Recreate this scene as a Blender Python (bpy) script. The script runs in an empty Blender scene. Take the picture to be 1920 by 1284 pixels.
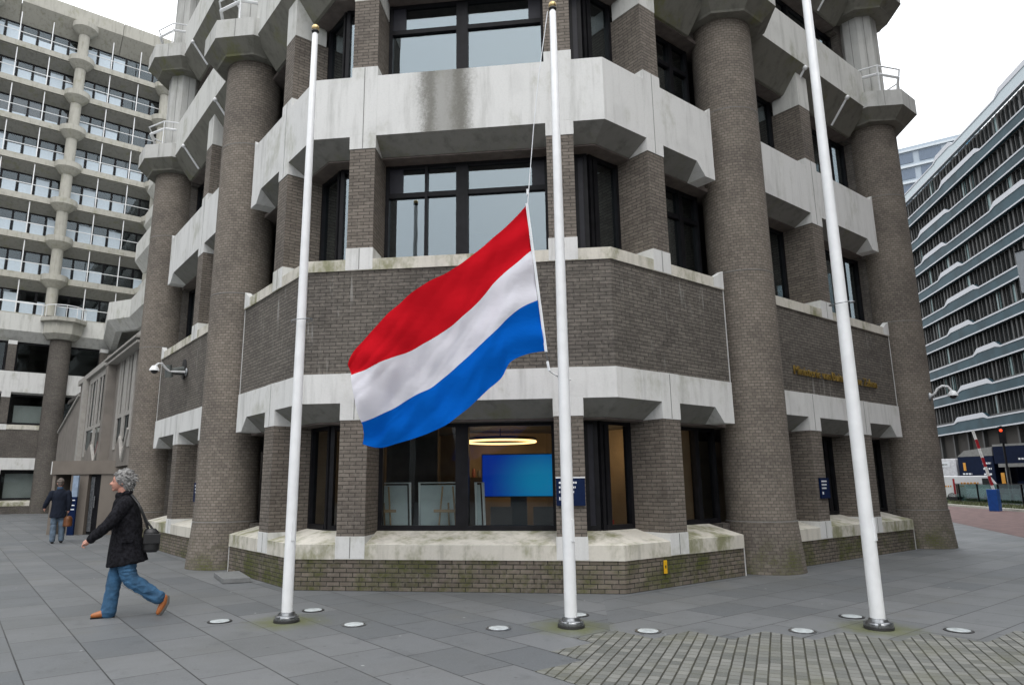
import bpy, bmesh, math, random
from mathutils import Vector, Matrix
random.seed(7)
S = bpy.context.scene
COL = S.collection
# ------------------------------------------------------------------ camera
CAMX, CAMY, CAMZ = -8.108, -7.170, 1.62
def camera():
    p, r, a = math.radians(11.66), math.radians(-0.45), math.radians(37.8)
    M1 = Matrix(((1, 0, 0), (0, -math.sin(p), math.cos(p)), (0, -math.cos(p), -math.sin(p))))
    c, s = math.cos(r), math.sin(r)
    M = Matrix(((c, s, 0), (-s, c, 0), (0, 0, 1))) @ M1
    B = Matrix(((math.cos(a), math.sin(a), 0), (-math.sin(a), math.cos(a), 0), (0, 0, 1)))
    R = B @ M.transposed()
    cam = bpy.data.cameras.new('camera'); o = bpy.data.objects.new('camera', cam); COL.objects.link(o)
    o.matrix_world = Matrix.Translation((CAMX, CAMY, CAMZ)) @ R.to_4x4()
    cam.sensor_width = 36; cam.lens = 24.0; cam.shift_x = 44 / 1920.; cam.clip_end = 2000; cam.clip_start = .05
    S.camera = o
    return R
CAMR = camera()
# ------------------------------------------------------------------ world: overcast
SUN_EL, SUN_AZ = math.radians(52), math.radians(250)   # azimuth of the sun's position, from +X
W = bpy.data.worlds.new('World'); S.world = W; W.use_nodes = True
nt = W.node_tree; nt.nodes.clear()
out = nt.nodes.new('ShaderNodeOutputWorld'); bg = nt.nodes.new('ShaderNodeBackground')
sky = nt.nodes.new('ShaderNodeTexSky'); sky.sky_type = 'NISHITA'; sky.sun_disc = False
sky.sun_elevation = SUN_EL; sky.sun_rotation = math.radians(90) - SUN_AZ; sky.dust_density = 6; sky.ozone_density = 1
mix = nt.nodes.new('ShaderNodeMix'); mix.data_type = 'RGBA'; mix.inputs['Factor'].default_value = .93
tc = nt.nodes.new('ShaderNodeTexCoord'); nz = nt.nodes.new('ShaderNodeTexNoise'); nz.inputs['Scale'].default_value = 1.6
nz.inputs['Detail'].default_value = 4
cr = nt.nodes.new('ShaderNodeValToRGB')
cr.color_ramp.elements[0].position = .3; cr.color_ramp.elements[0].color = (11.6, 12.0, 12.5, 1)
cr.color_ramp.elements[1].position = .7; cr.color_ramp.elements[1].color = (12.9, 13.1, 13.3, 1)
nt.links.new(tc.outputs['Generated'], nz.inputs['Vector']); nt.links.new(nz.outputs['Fac'], cr.inputs['Fac'])
sxyz = nt.nodes.new('ShaderNodeSeparateXYZ'); nt.links.new(tc.outputs['Generated'], sxyz.inputs[0])
el = nt.nodes.new('ShaderNodeMapRange'); nt.links.new(sxyz.outputs['Z'], el.inputs['Value'])
el.inputs['From Min'].default_value = 0; el.inputs['From Max'].default_value = 1; el.inputs['To Min'].default_value = .62; el.inputs['To Max'].default_value = 1.45
gm_ = nt.nodes.new('ShaderNodeVectorMath'); gm_.operation = 'SCALE'; nt.links.new(cr.outputs['Color'], gm_.inputs[0]); nt.links.new(el.outputs['Result'], gm_.inputs['Scale'])
nt.links.new(sky.outputs['Color'], mix.inputs['A']); nt.links.new(gm_.outputs[0], mix.inputs['B'])
nt.links.new(mix.outputs['Result'], bg.inputs['Color']); bg.inputs['Strength'].default_value = 0.12
nt.links.new(bg.outputs['Background'], out.inputs['Surface'])
sl = bpy.data.lights.new('sun', 'SUN'); sl.energy = .7; sl.angle = math.radians(25); sl.color = (1, .97, .93)
so = bpy.data.objects.new('sun', sl); COL.objects.link(so)
sd = Vector((math.cos(SUN_EL) * math.cos(SUN_AZ), math.cos(SUN_EL) * math.sin(SUN_AZ), math.sin(SUN_EL)))
so.rotation_euler = (-sd).to_track_quat('-Z', 'Y').to_euler(); so.location = (0, 0, 60)
S.view_settings.view_transform = 'Standard'; S.view_settings.look = 'None'
S.view_settings.exposure = 0.32; S.view_settings.gamma = 1
# ------------------------------------------------------------------ materials
def newmat(name):
    m = bpy.data.materials.new(name); m.use_nodes = True; n = m.node_tree
    return m, n, n.nodes['Principled BSDF']
def node(n, t, **kw):
    x = n.nodes.new(t)
    for k, v in kw.items():
        if k in x.inputs: x.inputs[k].default_value = v
        else: setattr(x, k, v)
    return x
def mixc(n, fac, a, b, mode='MIX'):
    x = n.nodes.new('ShaderNodeMix'); x.data_type = 'RGBA'; x.blend_type = mode; x.clamp_factor = True
    for key, v in (('Factor', fac), ('A', a), ('B', b)):
        if isinstance(v, (int, float)): x.inputs[key].default_value = v
        elif isinstance(v, tuple): x.inputs[key].default_value = (*v[:3], 1)
        else: n.links.new(v, x.inputs[key])
    return x.outputs['Result']
def mth(n, op, a, b=None, c=None, clamp=False):
    x = n.nodes.new('ShaderNodeMath'); x.operation = op; x.use_clamp = clamp
    for i, v in enumerate((a, b, c)):
        if v is None: continue
        if isinstance(v, (int, float)): x.inputs[i].default_value = v
        else: n.links.new(v, x.inputs[i])
    return x.outputs[0]
def sstep(n, v, a, b):
    x = n.nodes.new('ShaderNodeMapRange'); x.interpolation_type = 'SMOOTHSTEP'
    n.links.new(v, x.inputs['Value']); x.inputs['From Min'].default_value = a; x.inputs['From Max'].default_value = b
    return x.outputs['Result']
def noise(n, vec, scale, detail=3, rough=.55, sc3=None):
    if sc3:
        mp = node(n, 'ShaderNodeMapping'); mp.inputs['Scale'].default_value = sc3
        n.links.new(vec, mp.inputs['Vector']); vec = mp.outputs['Vector']
    x = node(n, 'ShaderNodeTexNoise', Scale=scale, Detail=detail, Roughness=rough); n.links.new(vec, x.inputs['Vector'])
    return x.outputs['Fac']
def simple(name, col, rough=.6, metal=0., var=.12, scale=6., spec=.5, bump=0.):
    m, n, b = newmat(name)
    geo = n.nodes.new('ShaderNodeNewGeometry'); f = noise(n, geo.outputs['Position'], scale, 4)
    c = mixc(n, sstep(n, f, .3, .7), tuple(x * (1 - var) for x in col), tuple(min(1, x * (1 + var)) for x in col))
    n.links.new(c, b.inputs['Base Color']); b.inputs['Roughness'].default_value = rough; b.inputs['Metallic'].default_value = metal
    b.inputs['Specular IOR Level'].default_value = spec
    if bump:
        bp = node(n, 'ShaderNodeBump', Strength=bump, Distance=.01); n.links.new(noise(n, geo.outputs['Position'], scale * 6, 4), bp.inputs['Height'])
        n.links.new(bp.outputs['Normal'], b.inputs['Normal'])
    return m
def brick(name, c1, c2, mortar, bw=.21, bh=.065, ms=.009, moss=0., low=.5, lime=0.):
    m, n, b = newmat(name)
    uv = n.nodes.new('ShaderNodeUVMap').outputs['UV']; geo = n.nodes.new('ShaderNodeNewGeometry'); pos = geo.outputs['Position']
    bt = n.nodes.new('ShaderNodeTexBrick'); n.links.new(uv, bt.inputs['Vector'])
    bt.inputs['Scale'].default_value = 1; bt.inputs['Brick Width'].default_value = bw; bt.inputs['Row Height'].default_value = bh
    bt.inputs['Mortar Size'].default_value = ms; bt.inputs['Mortar Smooth'].default_value = .3; bt.inputs['Bias'].default_value = 0
    bt.inputs['Color1'].default_value = (*c1, 1); bt.inputs['Color2'].default_value = (*c2, 1); bt.inputs['Mortar'].default_value = (*mortar, 1)
    big = noise(n, pos, .9, 5, .6)
    col = mixc(n, sstep(n, big, .35, .7), bt.outputs['Color'], mixc(n, .75, bt.outputs['Color'], (.62, .62, .64), 'MULTIPLY'))
    fine = noise(n, pos, 14, 4, .7)
    col = mixc(n, mth(n, 'MULTIPLY', sstep(n, fine, .45, .75), .35), col, (.30, .27, .23))
    sep = n.nodes.new('ShaderNodeSeparateXYZ'); n.links.new(pos, sep.inputs[0]); z = sep.outputs['Z']
    if lime:
        st = noise(n, pos, 1.0, 5, .65, (9, 9, 1.1)); area = noise(n, pos, .5, 2)
        k = mth(n, 'MULTIPLY', sstep(n, st, .56, .72), sstep(n, area, .48, .62))
        col = mixc(n, mth(n, 'MULTIPLY', k, lime), col, (.42, .42, .40))
    if moss:
        mn = noise(n, pos, 1.7, 6, .7)
        k = mth(n, 'MULTIPLY', sstep(n, mn, .42, .66), mth(n, 'SUBTRACT', 1.0, sstep(n, z, low * .3, low)))
        k = mth(n, 'MULTIPLY', k, mth(n, 'SUBTRACT', 1.15, bt.outputs['Fac'], clamp=True))
        col = mixc(n, mth(n, 'MULTIPLY', k, moss), col, (.075, .085, .02))
    n.links.new(col, b.inputs['Base Color']); b.inputs['Roughness'].default_value = .85; b.inputs['Specular IOR Level'].default_value = .3
    h = mixc(n, .25, mth(n, 'SUBTRACT', 1, bt.outputs['Fac']), fine)
    bp = node(n, 'ShaderNodeBump', Strength=.55, Distance=.012); n.links.new(h, bp.inputs['Height']); n.links.new(bp.outputs['Normal'], b.inputs['Normal'])
    return m
def concrete(name, col, dirt=.5, green=.3, stain=False, gth=.52):
    """cast concrete with vertical run-off streaks, algae and fine grain"""
    m, n, b = newmat(name)
    geo = n.nodes.new('ShaderNodeNewGeometry'); pos = geo.outputs['Position']
    uv = n.nodes.new('ShaderNodeUVMap').outputs['UV']
    st = noise(n, pos, 1.0, 6, .65, (5, 5, .55)); bl = noise(n, pos, 1.1, 5, .6); fi = noise(n, pos, 30, 3, .7)
    c = mixc(n, mth(n, 'MULTIPLY', sstep(n, st, .45, .78), dirt), col, tuple(x * .42 for x in (col[0], col[1], col[2] * .95)))
    c = mixc(n, mth(n, 'MULTIPLY', sstep(n, bl, .5, .75), dirt * .5), c, tuple(x * .55 for x in col))
    gk = mth(n, 'MULTIPLY', sstep(n, noise(n, pos, .8, 5, .7, (1.6, 1.6, 1)), gth, gth + .2), green)
    c = mixc(n, gk, c, (.17, .175, .07))
    if stain:
        sx = n.nodes.new('ShaderNodeSeparateXYZ'); n.links.new(uv, sx.inputs[0]); u = sx.outputs['X']
        su = n.nodes.new('ShaderNodeSeparateXYZ'); n.links.new(pos, su.inputs[0]); z = su.outputs['Z']
        wob = mth(n, 'ADD', mth(n, 'MULTIPLY', mth(n, 'SUBTRACT', noise(n, pos, 1.0, 4, .6, (3, 3, 1)), .5), .35), mth(n, 'MULTIPLY', mth(n, 'SUBTRACT', noise(n, pos, 22, 4, .8), .5), .30))
        # the run-off stain of the middle parapet, about the joint between its windows
        d = mth(n, 'ADD', mth(n, 'MULTIPLY', mth(n, 'SUBTRACT', su.outputs['X'], su.outputs['Y']), .7071), wob)
        for (cc, wd, k) in ((-3.06, .13, .80), (-2.50, .17, .85), (-2.78, .42, .62)):
            g = mth(n, 'SUBTRACT', 1.0, sstep(n, mth(n, 'ABSOLUTE', mth(n, 'SUBTRACT', d, cc)), wd * .0, wd * 1.8))
            zz = mth(n, 'MULTIPLY', sstep(n, z, 7.3, 7.7), mth(n, 'SUBTRACT', 1.0, sstep(n, z, 9.0, 9.1)))
            c = mixc(n, mth(n, 'MULTIPLY', mth(n, 'MULTIPLY', g, zz), k), c, (.13, .125, .105))
    c = mixc(n, mth(n, 'MULTIPLY', sstep(n, fi, .4, .8), .18), c, tuple(x * .6 for x in col))
    n.links.new(c, b.inputs['Base Color']); b.inputs['Roughness'].default_value = .82; b.inputs['Specular IOR Level'].default_value = .3
    bp = node(n, 'ShaderNodeBump', Strength=.25, Distance=.01); n.links.new(fi, bp.inputs['Height']); n.links.new(bp.outputs['Normal'], b.inputs['Normal'])
    return m
def glass(name, refl=.25, tint=(.55, .6, .62), gcol=(.8, .9, .95), rough=.015, wav=True):
    m = bpy.data.materials.new(name); m.use_nodes = True; n = m.node_tree; n.nodes.clear()
    o = n.nodes.new('ShaderNodeOutputMaterial'); t = n.nodes.new('ShaderNodeBsdfTransparent'); t.inputs[0].default_value = (*tint, 1)
    g = n.nodes.new('ShaderNodeBsdfGlossy'); g.inputs['Color'].default_value = (*gcol, 1); g.inputs['Roughness'].default_value = rough
    lw = n.nodes.new('ShaderNodeLayerWeight'); lw.inputs['Blend'].default_value = .5
    geo = n.nodes.new('ShaderNodeNewGeometry'); bp = node(n, 'ShaderNodeBump', Strength=.06, Distance=.02)
    n.links.new(noise(n, geo.outputs['Position'], 1.3, 2), bp.inputs['Height'])
    if wav: n.links.new(bp.outputs['Normal'], g.inputs['Normal'])
    f = mth(n, 'ADD', mth(n, 'MULTIPLY', mth(n, 'POWER', lw.outputs['Facing'], 5), .8), refl, clamp=True)
    mx = n.nodes.new('ShaderNodeMixShader'); n.links.new(f, mx.inputs[0]); n.links.new(t.outputs[0], mx.inputs[1]); n.links.new(g.outputs[0], mx.inputs[2])
    n.links.new(mx.outputs[0], o.inputs[0])
    return m
def emit(name, col, strength):
    m, n, b = newmat(name); b.inputs['Base Color'].default_value = (0, 0, 0, 1)
    b.inputs['Emission Color'].default_value = (*col, 1); b.inputs['Emission Strength'].default_value = strength
    return m
M = {}
M['brick_panel'] = brick('panel_brick', (.116, .104, .090), (.168, .150, .131), (.060, .055, .048), bh=.062, lime=.5, moss=0)
M['brick_plinth'] = brick('plinth_brick', (.135, .113, .092), (.215, .180, .148), (.040, .038, .030), bh=.068, moss=.95, low=1.1)
M['brick_column'] = brick('column_brick', (.168, .145, .121), (.238, .206, .174), (.118, .103, .086), bw=.105, bh=.058, ms=.008, moss=.8, low=.8)
M['brick_pier'] = brick('pier_brick', (.150, .129, .109), (.215, .186, .158), (.085, .075, .063), bw=.21, bh=.062, moss=0)
M['brick_far'] = brick('far_brick', (.115, .103, .092), (.150, .135, .120), (.09, .082, .074), bw=.21, moss=.3, low=1.2)
M['conc_white'] = concrete('pale_concrete', (.69, .69, .675), .5, .36, stain=True)
M['conc_sill'] = concrete('sill_concrete', (.64, .61, .54), .55, .85, gth=.46)
M['conc_soffit_shade'] = concrete('shaded_soffit_concrete', (.25, .248, .23), .6, .5)  # stained concrete, with the shade of undersides put into its colour
M['soffit_algae_shade'] = concrete('shaded_algae_soffit', (.215, .21, .18), .7, .8)  # dirt and algae, plus shade under parapets and capitals painted into the colour
M['conc_grey'] = concrete('grey_concrete', (.62, .62, .59), .55, .42)
M['conc_cap'] = concrete('capital_concrete', (.52, .52, .50), .6, .3)
M['conc_tower'] = concrete('tower_concrete', (.42, .41, .365), .6, .35)
M['lintel'] = simple('brown_lintel', (.12, .10, .09), .8, var=.2)
M['frame'] = simple('black_window_frame', (.008, .008, .010), .5, var=.3, spec=.2)
M['panel_navy'] = simple('dark_navy_panel', (.018, .018, .026), .45, var=.15, spec=.3)
M['glass_up'] = glass('reflecting_glass', .21)
M['glass_low'] = glass('clear_glass', .03, tint=(.8, .82, .82))
M['interior'] = simple('dark_interior', (.05, .045, .04), .9, scale=.5)
M['joint'] = simple('joint_grey', (.22, .22, .21), .9)
M['seal'] = simple('pale_sealant', (.55, .55, .54), .8)
M['white_metal'] = simple('white_metal', (.80, .81, .82), .35, var=.04)
M['steel'] = simple('dull_steel', (.30, .31, .32), .3, metal=.9, var=.3, scale=20)
M['black_metal'] = simple('black_metal', (.02, .02, .022), .45)
M['gold'] = simple('gilded_ball', (.60, .45, .22), .35, metal=.8)
M['blue_sign'] = simple('navy_sign', (.003, .012, .050), .5, var=.1, spec=.15)
M['sign_white'] = simple('sign_white', (.75, .77, .8), .5, var=.05)
# ------------------------------------------------------------------ mesh helpers
class MB:
    def __init__(s): s.v = []; s.f = []; s.uv = {}
    def add(s, vs, fs):
        b = len(s.v); s.v += [tuple(x) for x in vs]; s.f += [tuple(b + i for i in f) for f in fs]; return s
    def box(s, x0, x1, y0, y1, z0, z1, T=None):
        vs = [(x, y, z) for z in (z0, z1) for y in (y0, y1) for x in (x0, x1)]
        if T: vs = [T(*p) for p in vs]
        return s.add(vs, [(0, 2, 3, 1), (4, 5, 7, 6), (0, 1, 5, 4), (2, 6, 7, 3), (0, 4, 6, 2), (1, 3, 7, 5)])
    def prism(s, pts, a, b, T):
        """polygon pts (p,q) extruded along the middle coordinate: T(p, a..b, q)"""
        n = len(pts); vs = [T(p, a, q) for p, q in pts] + [T(p, b, q) for p, q in pts]
        return s.add(vs, [tuple(range(n)), tuple(range(2 * n - 1, n - 1, -1))] + [(i, i + n, (i + 1) % n + n, (i + 1) % n) for i in range(n)])
    def slab(s, pts, z0, z1):
        return s.prism([(x, y) for x, y in pts], z0, z1, lambda x, z, y: (x, y, z))
    def sweep(s, poly, prof):
        """profile (d inward, z) swept along an open plan polyline, mitred"""
        n = len(prof); rings = []
        for i, p in enumerate(poly):
            def nrm(a, b):
                dx, dy = b[0] - a[0], b[1] - a[1]; l = math.hypot(dx, dy); return (-dy / l, dx / l)
            if i == 0: m = nrm(poly[0], poly[1]); k = 1
            elif i == len(poly) - 1: m = nrm(poly[-2], poly[-1]); k = 1
            else:
                a, b = nrm(poly[i - 1], p), nrm(p, poly[i + 1]); m = (a[0] + b[0], a[1] + b[1]); l = math.hypot(*m); m = (m[0] / l, m[1] / l)
                k = 1 / (m[0] * a[0] + m[1] * a[1])
            rings.append([(p[0] + m[0] * d * k, p[1] + m[1] * d * k, z) for d, z in prof])
        vs = [q for r in rings for q in r]; fs = []
        for i in range(len(poly) - 1):
            for j in range(n):
                a, b = i * n + j, i * n + (j + 1) % n
                fs.append((a, b, b + n, a + n))
        fs.append(tuple(range(n - 1, -1, -1))); fs.append(tuple(range((len(poly) - 1) * n, len(poly) * n)))
        return s.add(vs, fs)
    def lathe(s, cx, cy, prof, seg=48, rot=0., cap=True):
        n = len(prof); vs = []
        for r, z in prof:
            for i in range(seg):
                a = rot + 2 * math.pi * i / seg; vs.append((cx + r * math.cos(a), cy + r * math.sin(a), z))
        fs = [(j * seg + i, j * seg + (i + 1) % seg, (j + 1) * seg + (i + 1) % seg, (j + 1) * seg + i) for j in range(n - 1) for i in range(seg)]
        if cap: fs += [tuple(range(seg - 1, -1, -1)), tuple(range((n - 1) * seg, n * seg))]
        return s.add(vs, fs)
    def tube(s, pts, r, seg=8, closed=False):
        pts = [Vector(p) for p in pts]; rs = r if isinstance(r, (list, tuple)) else [r] * len(pts); vs = []; N = len(pts)
        for i, p in enumerate(pts):
            if closed: t = pts[(i + 1) % N] - pts[i - 1]
            else: t = pts[min(i + 1, N - 1)] - pts[max(i - 1, 0)]
            t.normalize(); u = t.cross(Vector((0, 0, 1)))
            if u.length < .05: u = t.cross(Vector((1, 0, 0)))
            u.normalize(); w = t.cross(u)
            for k in range(seg):
                a = 2 * math.pi * k / seg; vs.append(p + (u * math.cos(a) + w * math.sin(a)) * rs[i])
        fs = []
        for i in range(N if closed else N - 1):
            for k in range(seg):
                a, b = i * seg + k, i * seg + (k + 1) % seg; c, d = ((i + 1) % N) * seg + (k + 1) % seg, ((i + 1) % N) * seg + k
                fs.append((a, d, c, b))
        if not closed: fs += [tuple(range(seg)), tuple(range(N * seg - 1, (N - 1) * seg - 1, -1))]
        return s.add(vs, fs)
    def ball(s, c, r, sc=(1, 1, 1), seg=16, T=None):
        vs = []; n = seg // 2
        for j in range(n + 1):
            ph = math.pi * j / n
            for i in range(seg):
                a = 2 * math.pi * i / seg
                q = (c[0] + r * sc[0] * math.sin(ph) * math.cos(a), c[1] + r * sc[1] * math.sin(ph) * math.sin(a), c[2] + r * sc[2] * math.cos(ph))
                vs.append(T(*q) if T else q)
        return s.add(vs, [(j * seg + i, (j + 1) * seg + i, (j + 1) * seg + (i + 1) % seg, j * seg + (i + 1) % seg) for j in range(n) for i in range(seg)])
    def build(s, name, mat, parent=None, smooth=False, cyl=None, bevel=0., loc=None, angle=40, fixn=True):
        me = bpy.data.meshes.new(name)
        o_ = Vector(loc) if loc else Vector((0, 0, 0))
        if parent is not None and loc is None: o_ = WORLD.get(parent.name, Vector((0, 0, 0)))
        me.from_pydata([Vector(p) - o_ for p in s.v], [], s.f); me.update()
        bm = bmesh.new(); bm.from_mesh(me)
        bmesh.ops.remove_doubles(bm, verts=bm.verts, dist=1e-5)
        if fixn: bmesh.ops.recalc_face_normals(bm, faces=bm.faces)
        uvl = bm.loops.layers.uv.new('UVMap')
        for f in bm.faces:
            nn = f.normal
            for l in f.loops:
                p = l.vert.co + o_
                if cyl:
                    if abs(nn.z) > .9: l[uvl].uv = (p.x, p.y); continue
                    fc = f.calc_center_median() + o_
                    a0 = math.atan2(fc.y - cyl[1], fc.x - cyl[0]); a = math.atan2(p.y - cyl[1], p.x - cyl[0])
                    while a - a0 > math.pi: a -= 2 * math.pi
                    while a - a0 < -math.pi: a += 2 * math.pi
                    l[uvl].uv = (a * cyl[2], p.z)
                elif abs(nn.z) > .75: l[uvl].uv = (p.x, p.y)
                else:
                    h = Vector((-nn.y, nn.x)); h.normalize(); l[uvl].uv = (p.x * h.x + p.y * h.y, p.z)
        bm.to_mesh(me); bm.free()
        if smooth:
            for p in me.polygons: p.use_smooth = True
            me.set_sharp_from_angle(angle=math.radians(angle))
        mats = mat if isinstance(mat, (list, tuple)) else [mat]
        for m_ in mats: me.materials.append(m_)
        o = bpy.data.objects.new(name, me); COL.objects.link(o)
        if parent is not None:
            o.parent = parent; o.location = (0, 0, 0)
            WORLD[o.name] = o_
        else: o.location = o_; WORLD[o.name] = o_
        if bevel:
            b = o.modifiers.new('bevel', 'BEVEL'); b.width = bevel; b.segments = 2; b.limit_method = 'ANGLE'; b.angle_limit = math.radians(35)
        return o
WORLD = {}
def thing(name, label, cat, loc=(0, 0, 0), group=None):
    o = bpy.data.objects.new(name, None); COL.objects.link(o); o.location = loc; o.empty_display_size = .3
    o['label'] = label; o['category'] = cat
    if group: o['group'] = group
    WORLD[o.name] = Vector(loc); return o
def tag(o, label, cat, group=None):
    o['label'] = label; o['category'] = cat
    if group: o['group'] = group
    return o
def soffit(o, mat):  # gives downward faces a darker material, so underside shade is painted in
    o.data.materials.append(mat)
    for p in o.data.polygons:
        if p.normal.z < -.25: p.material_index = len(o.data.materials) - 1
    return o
def struct(o, kind='structure'): o['kind'] = kind; return o
def copy_tree(o, parent=None):
    c = o.copy(); COL.objects.link(c); c.parent = parent; WORLD[c.name] = WORLD.get(o.name, Vector())
    for ch in list(o.children): copy_tree(ch, c)
    return c
def frame(ox, oy, dx, dy):
    l = math.hypot(dx, dy); dx /= l; dy /= l
    return lambda s, d, z: (ox + dx * s - dy * d, oy + dy * s + dx * d, z)
s2 = math.sqrt(.5)
#=MARK-GROUND
# ------------------------------------------------------------------ ground
def uvsheet(name, polys, mat, z, kind='structure'):
    """flat sheet from polygons [(pts, uvfunc)]"""
    me = bpy.data.meshes.new(name); vs = []; fs = []; fn = []
    for pts, fu in polys:
        b = len(vs); vs += [(x, y, z) for x, y in pts]; fs.append(tuple(range(b, b + len(pts)))); fn.append(fu)
    me.from_pydata(vs, [], fs); me.update(); uvl = me.uv_layers.new(name='UVMap')
    for p in me.polygons:
        if p.normal.z < 0: p.flip()
    for p, fu in zip(me.polygons, fn):
        for li in p.loop_indices:
            v = me.vertices[me.loops[li].vertex_index].co; uvl.data[li].uv = fu(v.x, v.y)
    me.materials.append(mat); o = bpy.data.objects.new(name, me); COL.objects.link(o)
    return struct(o, kind)
def slab_mat():
    m, n, b = newmat('grey_slabs'); uv = n.nodes.new('ShaderNodeUVMap').outputs['UV']
    geo = n.nodes.new('ShaderNodeNewGeometry'); pos = geo.outputs['Position']
    bt = n.nodes.new('ShaderNodeTexBrick'); n.links.new(uv, bt.inputs['Vector'])
    for k, v in (('Scale', 1), ('Brick Width', .9), ('Row Height', .597), ('Mortar Size', .007), ('Mortar Smooth', .2), ('Bias', 0)): bt.inputs[k].default_value = v
    bt.inputs['Color1'].default_value = (.112, .120, .127, 1); bt.inputs['Color2'].default_value = (.166, .172, .177, 1); bt.inputs['Mortar'].default_value = (.022, .022, .022, 1)
    # the joints along the rows are wider than the butt joints
    c = bt.outputs['Color']
    big = noise(n, pos, .45, 5, .6); c = mixc(n, mth(n, 'MULTIPLY', sstep(n, big, .4, .7), .5), c, (.105, .108, .104))
    warm = noise(n, pos, .8, 4, .6); c = mixc(n, mth(n, 'MULTIPLY', sstep(n, warm, .55, .75), .35), c, (.15, .145, .125))
    fi = noise(n, pos, 45, 4, .75); c = mixc(n, mth(n, 'MULTIPLY', sstep(n, fi, .45, .8), .35), c, (.24, .245, .25))
    vo = node(n, 'ShaderNodeTexVoronoi', Scale=2.1); n.links.new(pos, vo.inputs['Vector'])
    sp = mth(n, 'SUBTRACT', 1.0, sstep(n, vo.outputs['Distance'], .028, .045)); c = mixc(n, mth(n, 'MULTIPLY', sp, .75), c, (.38, .39, .38))
    gum = node(n, 'ShaderNodeTexVoronoi', Scale=3.7); n.links.new(pos, gum.inputs['Vector'])
    c = mixc(n, mth(n, 'MULTIPLY', mth(n, 'SUBTRACT', 1.0, sstep(n, gum.outputs['Distance'], .05, .075)), .5), c, (.05, .052, .052))
    dst = noise(n, pos, 2.6, 7, .75); c = mixc(n, mth(n, 'MULTIPLY', sstep(n, dst, .52, .7), .35), c, (.062, .066, .068))
    # moss round the poles and at the foot of the wall
    for (px, py) in ((-4.68, 1.29), (-2.27, -1.15), (.30, -3.41)):
        vm = n.nodes.new('ShaderNodeVectorMath'); vm.operation = 'DISTANCE'; n.links.new(pos, vm.inputs[0]); vm.inputs[1].default_value = (px, py, 0)
        dd = mth(n, 'ADD', vm.outputs['Value'], mth(n, 'MULTIPLY', mth(n, 'SUBTRACT', noise(n, pos, 5, 5, .7), .5), .7))
        c = mixc(n, mth(n, 'MULTIPLY', mth(n, 'SUBTRACT', 1.0, sstep(n, dd, .08, .62)), .8), c, (.115, .125, .045))
    n.links.new(c, b.inputs['Base Color'])
    b.inputs['Specular IOR Level'].default_value = .4
    r = n.nodes.new('ShaderNodeMapRange'); n.links.new(big, r.inputs['Value']); r.inputs['To Min'].default_value = .42; r.inputs['To Max'].default_value = .75
    n.links.new(r.outputs['Result'], b.inputs['Roughness'])
    bp = node(n, 'ShaderNodeBump', Strength=.3, Distance=.006)
    n.links.new(mth(n, 'SUBTRACT', mth(n, 'MULTIPLY', fi, .3), bt.outputs['Fac']), bp.inputs['Height']); n.links.new(bp.outputs['Normal'], b.inputs['Normal'])
    return m
def sett_mat():
    m, n, b = newmat('grey_setts'); uv = n.nodes.new('ShaderNodeUVMap').outputs['UV']
    geo = n.nodes.new('ShaderNodeNewGeometry'); pos = geo.outputs['Position']
    dist = n.nodes.new('ShaderNodeVectorMath'); dist.operation = 'ADD'; nz_ = node(n, 'ShaderNodeTexNoise', Scale=3.0); n.links.new(pos, nz_.inputs['Vector'])
    sc = n.nodes.new('ShaderNodeVectorMath'); sc.operation = 'SCALE'; n.links.new(nz_.outputs['Color'], sc.inputs[0]); sc.inputs['Scale'].default_value = .010
    n.links.new(uv, dist.inputs[0]); n.links.new(sc.outputs[0], dist.inputs[1])
    bt = n.nodes.new('ShaderNodeTexBrick'); n.links.new(dist.outputs[0], bt.inputs['Vector'])
    for k, v in (('Scale', 1), ('Brick Width', .125), ('Row Height', .105), ('Mortar Size', .006), ('Mortar Smooth', .35), ('Bias', 0)): bt.inputs[k].default_value = v
    bt.inputs['Color1'].default_value = (.115, .120, .112, 1); bt.inputs['Color2'].default_value = (.215, .216, .20, 1); bt.inputs['Mortar'].default_value = (.07, .07, .05, 1)
    sx = n.nodes.new('ShaderNodeSeparateXYZ'); n.links.new(dist.outputs[0], sx.inputs[0])
    v = mth(n, 'FRACT', mth(n, 'DIVIDE', sx.outputs['Y'], .105)); e = mth(n, 'MINIMUM', v, mth(n, 'SUBTRACT', 1.0, v))
    row = mth(n, 'SUBTRACT', 1.0, sstep(n, e, .04, .10))
    c = mixc(n, row, bt.outputs['Color'], (.028, .027, .018))
    ms = noise(n, pos, 1.4, 5, .7); c = mixc(n, mth(n, 'MULTIPLY', sstep(n, ms, .45, .75), .5), c, (.12, .12, .07))
    fi = noise(n, pos, 60, 3, .7); c = mixc(n, mth(n, 'MULTIPLY', sstep(n, fi, .5, .8), .3), c, (.33, .33, .31))
    n.links.new(c, b.inputs['Base Color']); b.inputs['Roughness'].default_value = .75
    bp = node(n, 'ShaderNodeBump', Strength=.7, Distance=.012)
    n.links.new(mth(n, 'SUBTRACT', mth(n, 'MULTIPLY', fi, .2), mth(n, 'MAXIMUM', row, bt.outputs['Fac'])), bp.inputs['Height']); n.links.new(bp.outputs['Normal'], b.inputs['Normal'])
    return m
MSLAB = slab_mat()
xy = lambda x, y: (x, y)
uvsheet('ground', [([(-300, -200), (400, -200), (400, 400), (-300, 400)], xy)], simple('asphalt', (.06, .062, .065), .85, scale=3), -.03)
A1, A2 = (16.1, -.6), (24.0, 4.05)
dA = ((A2[0] - A1[0]) / 9.17, (A2[1] - A1[1]) / 9.17)
Af = (A1[0] + dA[0] * 120, A1[1] + dA[1] * 120); An = (A1[0] - dA[0] * 22, A1[1] - dA[1] * 22)
LZ = lambda x, y: (y + .2, x + 3.835)          # rows run along +Y
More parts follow.
